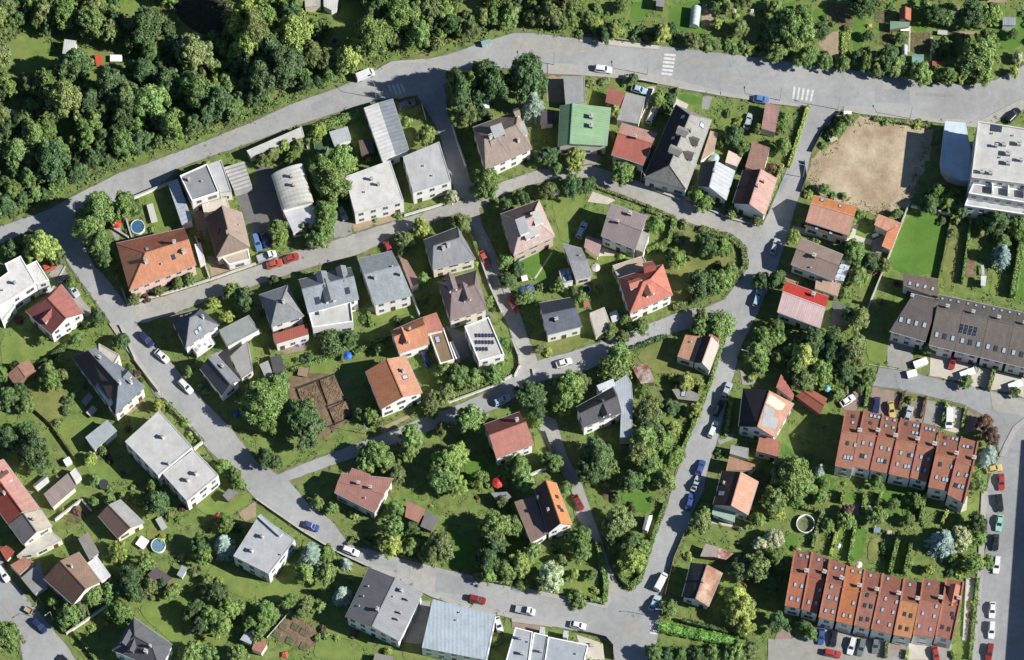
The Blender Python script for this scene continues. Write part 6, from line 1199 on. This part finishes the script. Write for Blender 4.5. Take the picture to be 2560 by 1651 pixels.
# ================================================================== street furniture and garden things
def lamp(t, x, y, ang):
    p = W(t, x, y); p.z = gz(p); R_ = root('street_lamp', p, R(ang)); o = MB(); o.cone((0, 0, 0), (0, 0, 6.5), .08, .05, 8); child('pole', o.mesh('pole', ZINC), R_)
    o = MB(); o.bar((0, 0, 6.45), (1.3, 0, 6.75), .06, .06); child('arm', o.mesh('arm', ZINC), R_); o = MB(); o.box((1.5, 0, 6.75), (.26, .1, .05)); child('lamp_head', o.mesh('lamp_head', ZINC), R_)
    auto(R_, 'thin grey street lamp', 'street lamp', (p.x, p.y), 'street lamps')
for q in (('12',1100,905,120),('13',385,600,90),('13',1240,690,80),('14',110,925,80),('14',1300,1095,100),('14',640,1010,160),('34',2125,1225,0),('44',1935,820,0),('24',320,165,170),('33',2150,350,170),('43',1370,1160,180),('21',740,1130,30),('31',1490,690,30),('42',740,560,60),('23',1180,210,-60),('22',700,745,-60),('33',245,800,0),('41',490,1180,220),('32',1000,1010,-60)): lamp(*q)
def pool(t, x, y, rx, ry, look, m=WATER, rim=WHITE, h=.9, lev=.82):
    p = W(t, x, y, h); p.z = 0; k = S / 3.667; R_ = root('garden_pool', p); N = 28; a, b = rx * k, ry * k; mb = MB(); wm = MB()
    for i in range(N):
        t0, t1 = 6.2832 * i / N, 6.2832 * (i + 1) / N
        def q(th, s_, z): return (math.cos(th) * a * s_, math.sin(th) * b * s_, z)
        mb.poly([q(t0, 1, 0), q(t1, 1, 0), q(t1, 1, h), q(t0, 1, h)]); mb.poly([q(t0, 1, h), q(t1, 1, h), q(t1, .94, h), q(t0, .94, h)]); mb.poly([q(t1, .94, .1), q(t0, .94, .1), q(t0, .94, h), q(t1, .94, h)])
    wm.poly([(math.cos(6.2832 * i / N) * a * .94, math.sin(6.2832 * i / N) * b * .94, h * lev) for i in range(N)])
    child('pool_wall', mb.mesh('pool_wall', rim), R_); child('water', wm.mesh('water', m), R_)
    ld = MB(); [ld.bar((a + .12, s_ * .2, 0), (a - .05, s_ * .2, h + .4), .05, .05) for s_ in (-1, 1)]; [ld.bar((a + .08, -.2, z), (a + .08, .2, z), .05, .04) for z in (.3, .6)]; child('ladder', ld.mesh('ladder', ZINC), R_)
    auto(R_, look, 'pool', (p.x, p.y))
pool('41',1450,490,66,66,'round pale blue above-ground pool'); pool('12',598,1325,66,88,'oval teal garden pool',mat('green_water',alb((90,120,80)),var=.2,rough=.1),paint(120,180,176)); pool('21',1262,612,64,64,'round blue garden pool',mat('blue_water',alb((70,120,170)),var=.1,rough=.05))
def trampoline(t, x, y, rx, look, rim):
    p = W(t, x, y, .8); p.z = 0; a = rx * S / 3.667; R_ = root('fire_bowl' if 'fire' in look else ('garden_basin' if 'basin' in look else 'trampoline'), p); N = 24; mb = MB(); mt = MB()
    for i in range(N):
        t0, t1 = 6.2832 * i / N, 6.2832 * (i + 1) / N; q = lambda th, s_, z: (math.cos(th) * a * s_, math.sin(th) * a * s_, z)
        mb.poly([q(t0, 1, .8), q(t1, 1, .8), q(t1, .84, .82), q(t0, .84, .82)]); mb.poly([q(t0, 1, .7), q(t1, 1, .7), q(t1, 1, .8), q(t0, 1, .8)])
    mt.poly([(math.cos(6.2832 * i / N) * a * .84, math.sin(6.2832 * i / N) * a * .84, .78) for i in range(N)])
    child('padding', mb.mesh('padding', rim), R_); child('mat', mt.mesh('mat', mat('jump_mat', (.03, .035, .035), var=.1)), R_)
    for i in range(4):
        th = 1.57 * i + .4; l = MB(); l.bar((math.cos(th) * a * .95, math.sin(th) * a * .95, 0), (math.cos(th) * a * .95, math.sin(th) * a * .95, .72), .06, .06); child('leg', l.mesh('leg', ZINC), R_)
    auto(R_, look, look.split()[-1] if 'tramp' not in look else 'trampoline', (p.x, p.y))
pool('44',345,290,84,84,'large drained round pool with white rim',mat('pool_floor',alb((120,128,84)),var=.3,scale=2),WHITE,1.1,.1); trampoline('31',950,1470,46,'dark round trampoline',paint(70,80,100)); trampoline('12',722,378,34,'small ring-shaped fire pit bowl',paint(206,170,150)); trampoline('23',682,1188,40,'dark round trampoline with pale rim',paint(196,200,200)); trampoline('11',1160,700,24,'pale round garden basin',paint(206,216,224))
def parasol(t, x, y, r_, c, look):
    p = W(t, x, y, 2.2); p.z = 0; k = r_ * S / 3.667; R_ = root('parasol', p); o = MB(); o.cone((0, 0, 0), (0, 0, 2.4), .03, .03, 6); child('pole', o.mesh('pole', ZINC), R_)
    o = MB(); o.cone((0, 0, 2.0), (0, 0, 2.5), k, .03, 8); child('canopy', o.mesh('canopy', c), R_); o = MB(); o.cone((0, 0, 0), (0, 0, .12), .3, .26, 10); child('foot', o.mesh('foot', CONC), R_)
    auto(R_, look, 'parasol', (p.x, p.y))
parasol('21',1068,580,46,paint(214,40,36),'red round parasol'); parasol('32',2215,1455,52,paint(226,56,50),'red garden parasol'); parasol('13',1860,1445,44,paint(196,226,226),'pale turquoise round parasol'); parasol('23',770,985,40,paint(236,228,220),'white sun sail parasol'); parasol('44',835,665,30,WHITE,'white patio parasol'); parasol('32',490,1115,22,paint(206,222,232),'small pale parasol'); parasol('21',928,655,28,paint(120,206,196),'turquoise parasol'); parasol('44',930,145,22,WHITE,'small white parasol'); parasol('44',650,490,20,WHITE,'tiny white parasol'); parasol('34',545,590,32,paint(120,206,216),'turquoise parasol by the shed')
parasol('32',840,290,42,paint(40,120,230),'bright blue parasol'); parasol('23',410,290,30,WHITE,'white parasol on the lawn')
def table(t, x, y, lx, ly, ang, m, look, h=.74, name='garden_table'):
    p = W(t, x, y, h); p.z = .02; k = S / 3.667 / 2; a, b = lx * k, ly * k; R_ = root(name, p, R(ang)); o = MB(); o.box((0, 0, h), (a, b, .03)); child('top', o.mesh('top', m), R_)
    for sx in (-1, 1):
        for sy in (-1, 1): o = MB(); o.box((sx * a * .85, sy * b * .85, h / 2), (.04, .04, h / 2)); child('leg', o.mesh('leg', ZINC), R_)
    auto(R_, look, 'table', (p.x, p.y))
def cabinet(t, x, y, lx, ly, ang, m, look):
    h = 1.25; p = W(t, x, y, h); p.z = .02; k = S / 3.667 / 2; a, b = lx * k, ly * k; R_ = root('bin_store' if 'bin' in look else ('container' if 'container' in look else 'cabinet'), p, R(ang))
    o = MB(); o.box((0, 0, h / 2), (a * .94, b * .94, h / 2)); child('housing', o.mesh('housing', m), R_); o = MB(); o.box((0, 0, h + .04), (a, b, .05)); child('lid', o.mesh('lid', m), R_)
    n = max(1, int(a * 2 / .8))
    for i in range(n):
        xx = -a * .94 + a * 1.88 * (i + .5) / n; o = MB(); o.box((xx, -b * .94 - .02, h * .48), (a * .94 / n - .05, .02, h * .42)); d = child('door', o.mesh('door', GRYW), R_); o = MB(); o.box((xx + a * .6 / n, -b * .94 - .05, h * .5), (.02, .02, .1)); child('handle', o.mesh('handle', ZINC), d)
    auto(R_, look, 'bin store' if 'bin' in look else 'cabinet', (p.x, p.y))
OT = paint(236, 92, 52)
for q in [('41',1305,465,90,95,-35,WHITE,'white square garden table'),('11',905,550,60,100,10,OT,'orange garden play table'),('11',1065,535,110,60,0,WHITE,'white covered garden table'),('11',865,870,42,36,20,paint(150,170,230),'pale blue garden table'),('21',1395,490,60,175,15,paint(226,222,214),'long white stone table'),('12',825,1358,70,45,-10,WHITE,'small white garden table'),
 ('24',985,690,60,30,20,WHITE,'small white terrace table'),('44',1115,375,40,40,0,paint(236,200,196),'pink patio table'),('14',730,1035,70,32,-5,WHITE,'white stone slab bench'),('14',600,1270,70,50,25,paint(226,206,176),'tan board pile on trestles'),('32',430,440,90,80,-10,paint(176,148,120),'brown compost table'),('23',680,1315,50,70,10,paint(200,120,100),'reddish garden bench'),
 ('31',800,690,60,110,-40,paint(176,176,176),'grey garden bench'),('31',840,800,60,90,-40,paint(226,214,200),'pale garden bench'),('31',620,1260,65,60,30,WHITE,'white garden storage crate'),('14',1255,260,80,50,0,WHITE,'white potting table'),('14',1600,300,90,40,-5,paint(220,214,206),'white seedling table'),('23',115,1085,55,50,15,WHITE,'small white garden table'),
 ('24',1970,1010,24,90,5,paint(206,216,222),'pale narrow bench'),('43',735,1400,30,30,0,paint(226,206,150),'tiny pale patio table'),('34',1830,450,140,60,20,WHITE,'white roofed bin store'),('34',1400,355,130,60,20,WHITE,'white roofed entrance store'),('34',2270,560,130,60,20,WHITE,'white roofed bin shelter'),('34',1320,455,90,60,15,WHITE,'white kerbside cabinet'),
 ('12',2105,940,60,110,5,WHITE,'white sunlit garden table'),('21',2260,170,20,20,0,ZINC,'tiny grey stand'),('41',1480,290,60,120,30,paint(206,206,200),'white drying frame table'),('24',80,150,10,10,0,ZINC,'tiny stand'),('44',1000,350,60,50,0,paint(150,170,190),'grey-blue patio table'),('12',2110,390,90,42,15,paint(150,196,196),'teal roadside container')]: 
    if any(k in q[7] for k in ('store', 'shelter', 'cabinet', 'container', 'crate')): cabinet(*q)
    elif q[3] > 22: table(*q, h=.9 if 'container' not in q[7] else 1.1, name='garden_bench' if 'bench' in q[7] else 'garden_table')

def cover(t, x, y, lx, ly, ang, m, look, h=.7):
    """a heap under a draped sheet: low crumpled mound with a skirt"""
    p = W(t, x, y, h * .6); p.z = .02; k = S / 3.667 / 2; a, b = lx * k, ly * k; R_ = root('covered_heap', p, R(ang)); rq = random.Random(int(x + y)); N = 7; mb = MB(); G = []
    for i in range(N + 1):
        for j in range(N + 1):
            u, v = i / N * 2 - 1, j / N * 2 - 1; e_ = max(abs(u), abs(v))
            G.append(Vector((u * a * (1 + rq.gauss(0, .03)), v * b * (1 + rq.gauss(0, .03)), 0 if e_ > .99 else h * (1 - e_ ** 4) * rq.uniform(.75, 1.05))))
    for i in range(N):
        for j in range(N): mb.poly([G[i * (N + 1) + j], G[(i + 1) * (N + 1) + j], G[(i + 1) * (N + 1) + j + 1], G[i * (N + 1) + j + 1]])
    child('sheet', mb.mesh('sheet', m), R_); st = MB(); [st.box((sx * a * .8, sy * b * .8, .12), (.14, .1, .12)) for sx in (-1, 1) for sy in (-1, 1)]; child('weight_stones', st.mesh('weight_stones', CONC), R_)
    auto(R_, look, 'covered heap', (p.x, p.y))
for q in [('23',125,1185,150,80,15,paint(74,92,160),'blue sheet over a heap'),('31',2165,820,75,60,40,paint(70,110,180),'bright blue sheet over a heap'),('41',1990,230,100,60,35,paint(206,84,62),'orange-red sheet over a heap'),('24',990,1030,50,45,10,paint(176,96,86),'reddish sheet over a heap'),('42',260,1490,70,60,0,paint(216,84,60),'red sheet over a heap'),('32',360,175,110,55,-10,paint(140,156,206),'lilac sheet over a heap'),
 ('12',1030,1455,50,60,0,paint(216,206,96),'yellow sheet over a heap'),('43',1470,965,40,40,0,paint(176,96,70),'rust-red sheet over a heap'),('11',1220,590,110,70,-10,paint(96,92,98),'dark sheet over a heap'),('11',100,1020,150,50,-25,paint(220,220,216),'white sheet over a heap'),('11',270,1050,120,60,-10,paint(150,126,108),'brown sheet over a heap'),('11',450,1120,110,50,-10,paint(160,156,146),'grey sheet over a heap'),
 ('31',2230,240,90,60,20,paint(170,120,92),'brown sheet over a heap'),('22',2130,1440,45,50,0,paint(80,90,150),'blue sheet over a wood pile'),('41',290,500,70,60,20,paint(170,170,170),'grey sheet over a heap'),('24',690,1240,60,50,10,paint(190,180,150),'pale sheet over a heap'),('32',720,160,70,40,0,paint(170,130,110),'brown sheet over a wood pile'),('34',60,290,60,50,0,paint(206,196,186),'pale stone heap under a sheet'),
 ('13',2010,70,110,60,-20,paint(206,204,196),'white sheet over a frame heap'),('13',2200,100,45,40,0,paint(232,230,226),'white sheet over a garden heap'),('14',930,235,50,40,0,paint(206,190,80),'yellow sheet over a garden heap'),('42',560,112,50,45,0,paint(206,196,96),'yellow sheet over a garden heap')]: cover(*q)
def trailer(t, x0, y0, x1, y1, m, look):
    a, b = W(t, x0, y0, .6), W(t, x1, y1, .6); p = (a + b) / 2; d = b - a; p.z = gz(p) or .1; R_ = root('trailer', p, math.atan2(d.y, d.x)); o = MB(); o.box((0, 0, .55), (1.0, .65, .05)); [o.box((0, s_ * .64, .75), (1.0, .03, .2)) for s_ in (-1, 1)]; [o.box((s_ * .98, 0, .75), (.03, .62, .2)) for s_ in (-1, 1)]
    child('box', o.mesh('box', m), R_); o = MB(); o.bar((1.0, 0, .5), (1.9, 0, .45), .08, .08); child('drawbar', o.mesh('drawbar', ZINC), R_)
    for s_ in (-1, 1): o = MB(); o.cone((0, s_ * .72 - .08, .3), (0, s_ * .72 + .08, .3), .3, .3, 12); child('wheel', o.mesh('wheel', RUB), R_)
    auto(R_, look, 'trailer', (p.x, p.y))
trailer('41', 225, 1065, 300, 1110, paint(206, 180, 140), 'tan box trailer')
# ================================================================== descriptions that single out each thing
PLACES = [('the open lawn in the top-left wood', W('11',250,520)),('the sunny glade at the top edge', W('12',850,150)),('the dark hollow in the top-left wood', W('11',1850,200)),('the tree-shaded crossing', W('12',1280,820)),
 ('the pale roadside slab on the upper road', W('13',980,390)),('the left road junction', W('21',420,620)),('the upper zebra crossing', W('13',1440,590)),('the right zebra crossing', W('14',330,850)),('the sandy plot', W('14',900,1350)),('the bright green lawn', W('24',1400,780)),
 ('the rounded corner lawn', W('23',1800,950)),('the tip of the triangular garden', W('43',1080,850)),('the lower crossing', W('43',1150,1150)),('the parking bay of the lower terrace', W('44',700,1420)),('the right-hand parking street', W('44',2100,700)),('the allotment beds', W('14',670,140)),
 ('the top-right road bend', W('14',2250,760)),('the brushy slope over the road', W('11',1700,1200)),('the left edge of the wood', W('11',60,1200)),('the yellow grass strip in the wood', W('11',1680,300)),('the long back gardens of the red terraces', W('44',1050,330)),('the middle lane', W('32',1300,950)),('the bottom-left street', W('41',150,1050)),('the vegetable plot', W('42',330,1290)),('the soil plot', W('32',620,700))]
LM = [('the ' + s, x, y) for s, x, y, c in LAND if 'outside' not in s and 'tall flat' not in s] + [(n, p.x, p.y) for n, p in PLACES]
ORDW = ['nearest', 'second nearest', 'third nearest', 'fourth nearest', 'fifth nearest', 'sixth nearest', 'seventh nearest', 'eighth nearest', 'ninth nearest', 'tenth nearest', 'eleventh nearest', 'twelfth nearest']
def compass(dx, dy):
    k = int(round(math.degrees(math.atan2(dy, dx)) / 45)) % 8
    return ('right of', 'above right of', 'above', 'above left of', 'left of', 'below left of', 'below', 'below right of')[k]
groups = {}
for o, look, cat, p, grp in AUTO:
    d = sorted((math.hypot(p[0] - x, p[1] - y), n, x, y) for n, x, y in LM)[0]
    groups.setdefault((look, compass(p[0] - d[2], p[1] - d[3]) if d[0] > 1.5 else 'at', d[1]), []).append((d[0], o, cat, grp))
for (look, cp, n), L in groups.items():
    L.sort(key=lambda q: q[0])
    for i, (d, o, cat, grp) in enumerate(L):
        lb = '%s %s %s' % (look, cp, n)
        if len(L) > 1: lb = '%s %s' % (ORDW[i] if i < len(L) - 1 or i == 0 else 'farthest', lb)
        wds = lb.split()
        if len(wds) > 16:
            lb = lb.replace(' leafy tree', ' tree').replace(' clipped', '').replace(' garden ', ' ')
            if len(lb.split()) > 16: lb = lb.replace('medium ', '').replace('small ', '', 1)
            wds = lb.split()
        if len(wds) > 16: print('LONG', lb)
        tag(o, lb, cat, grp)
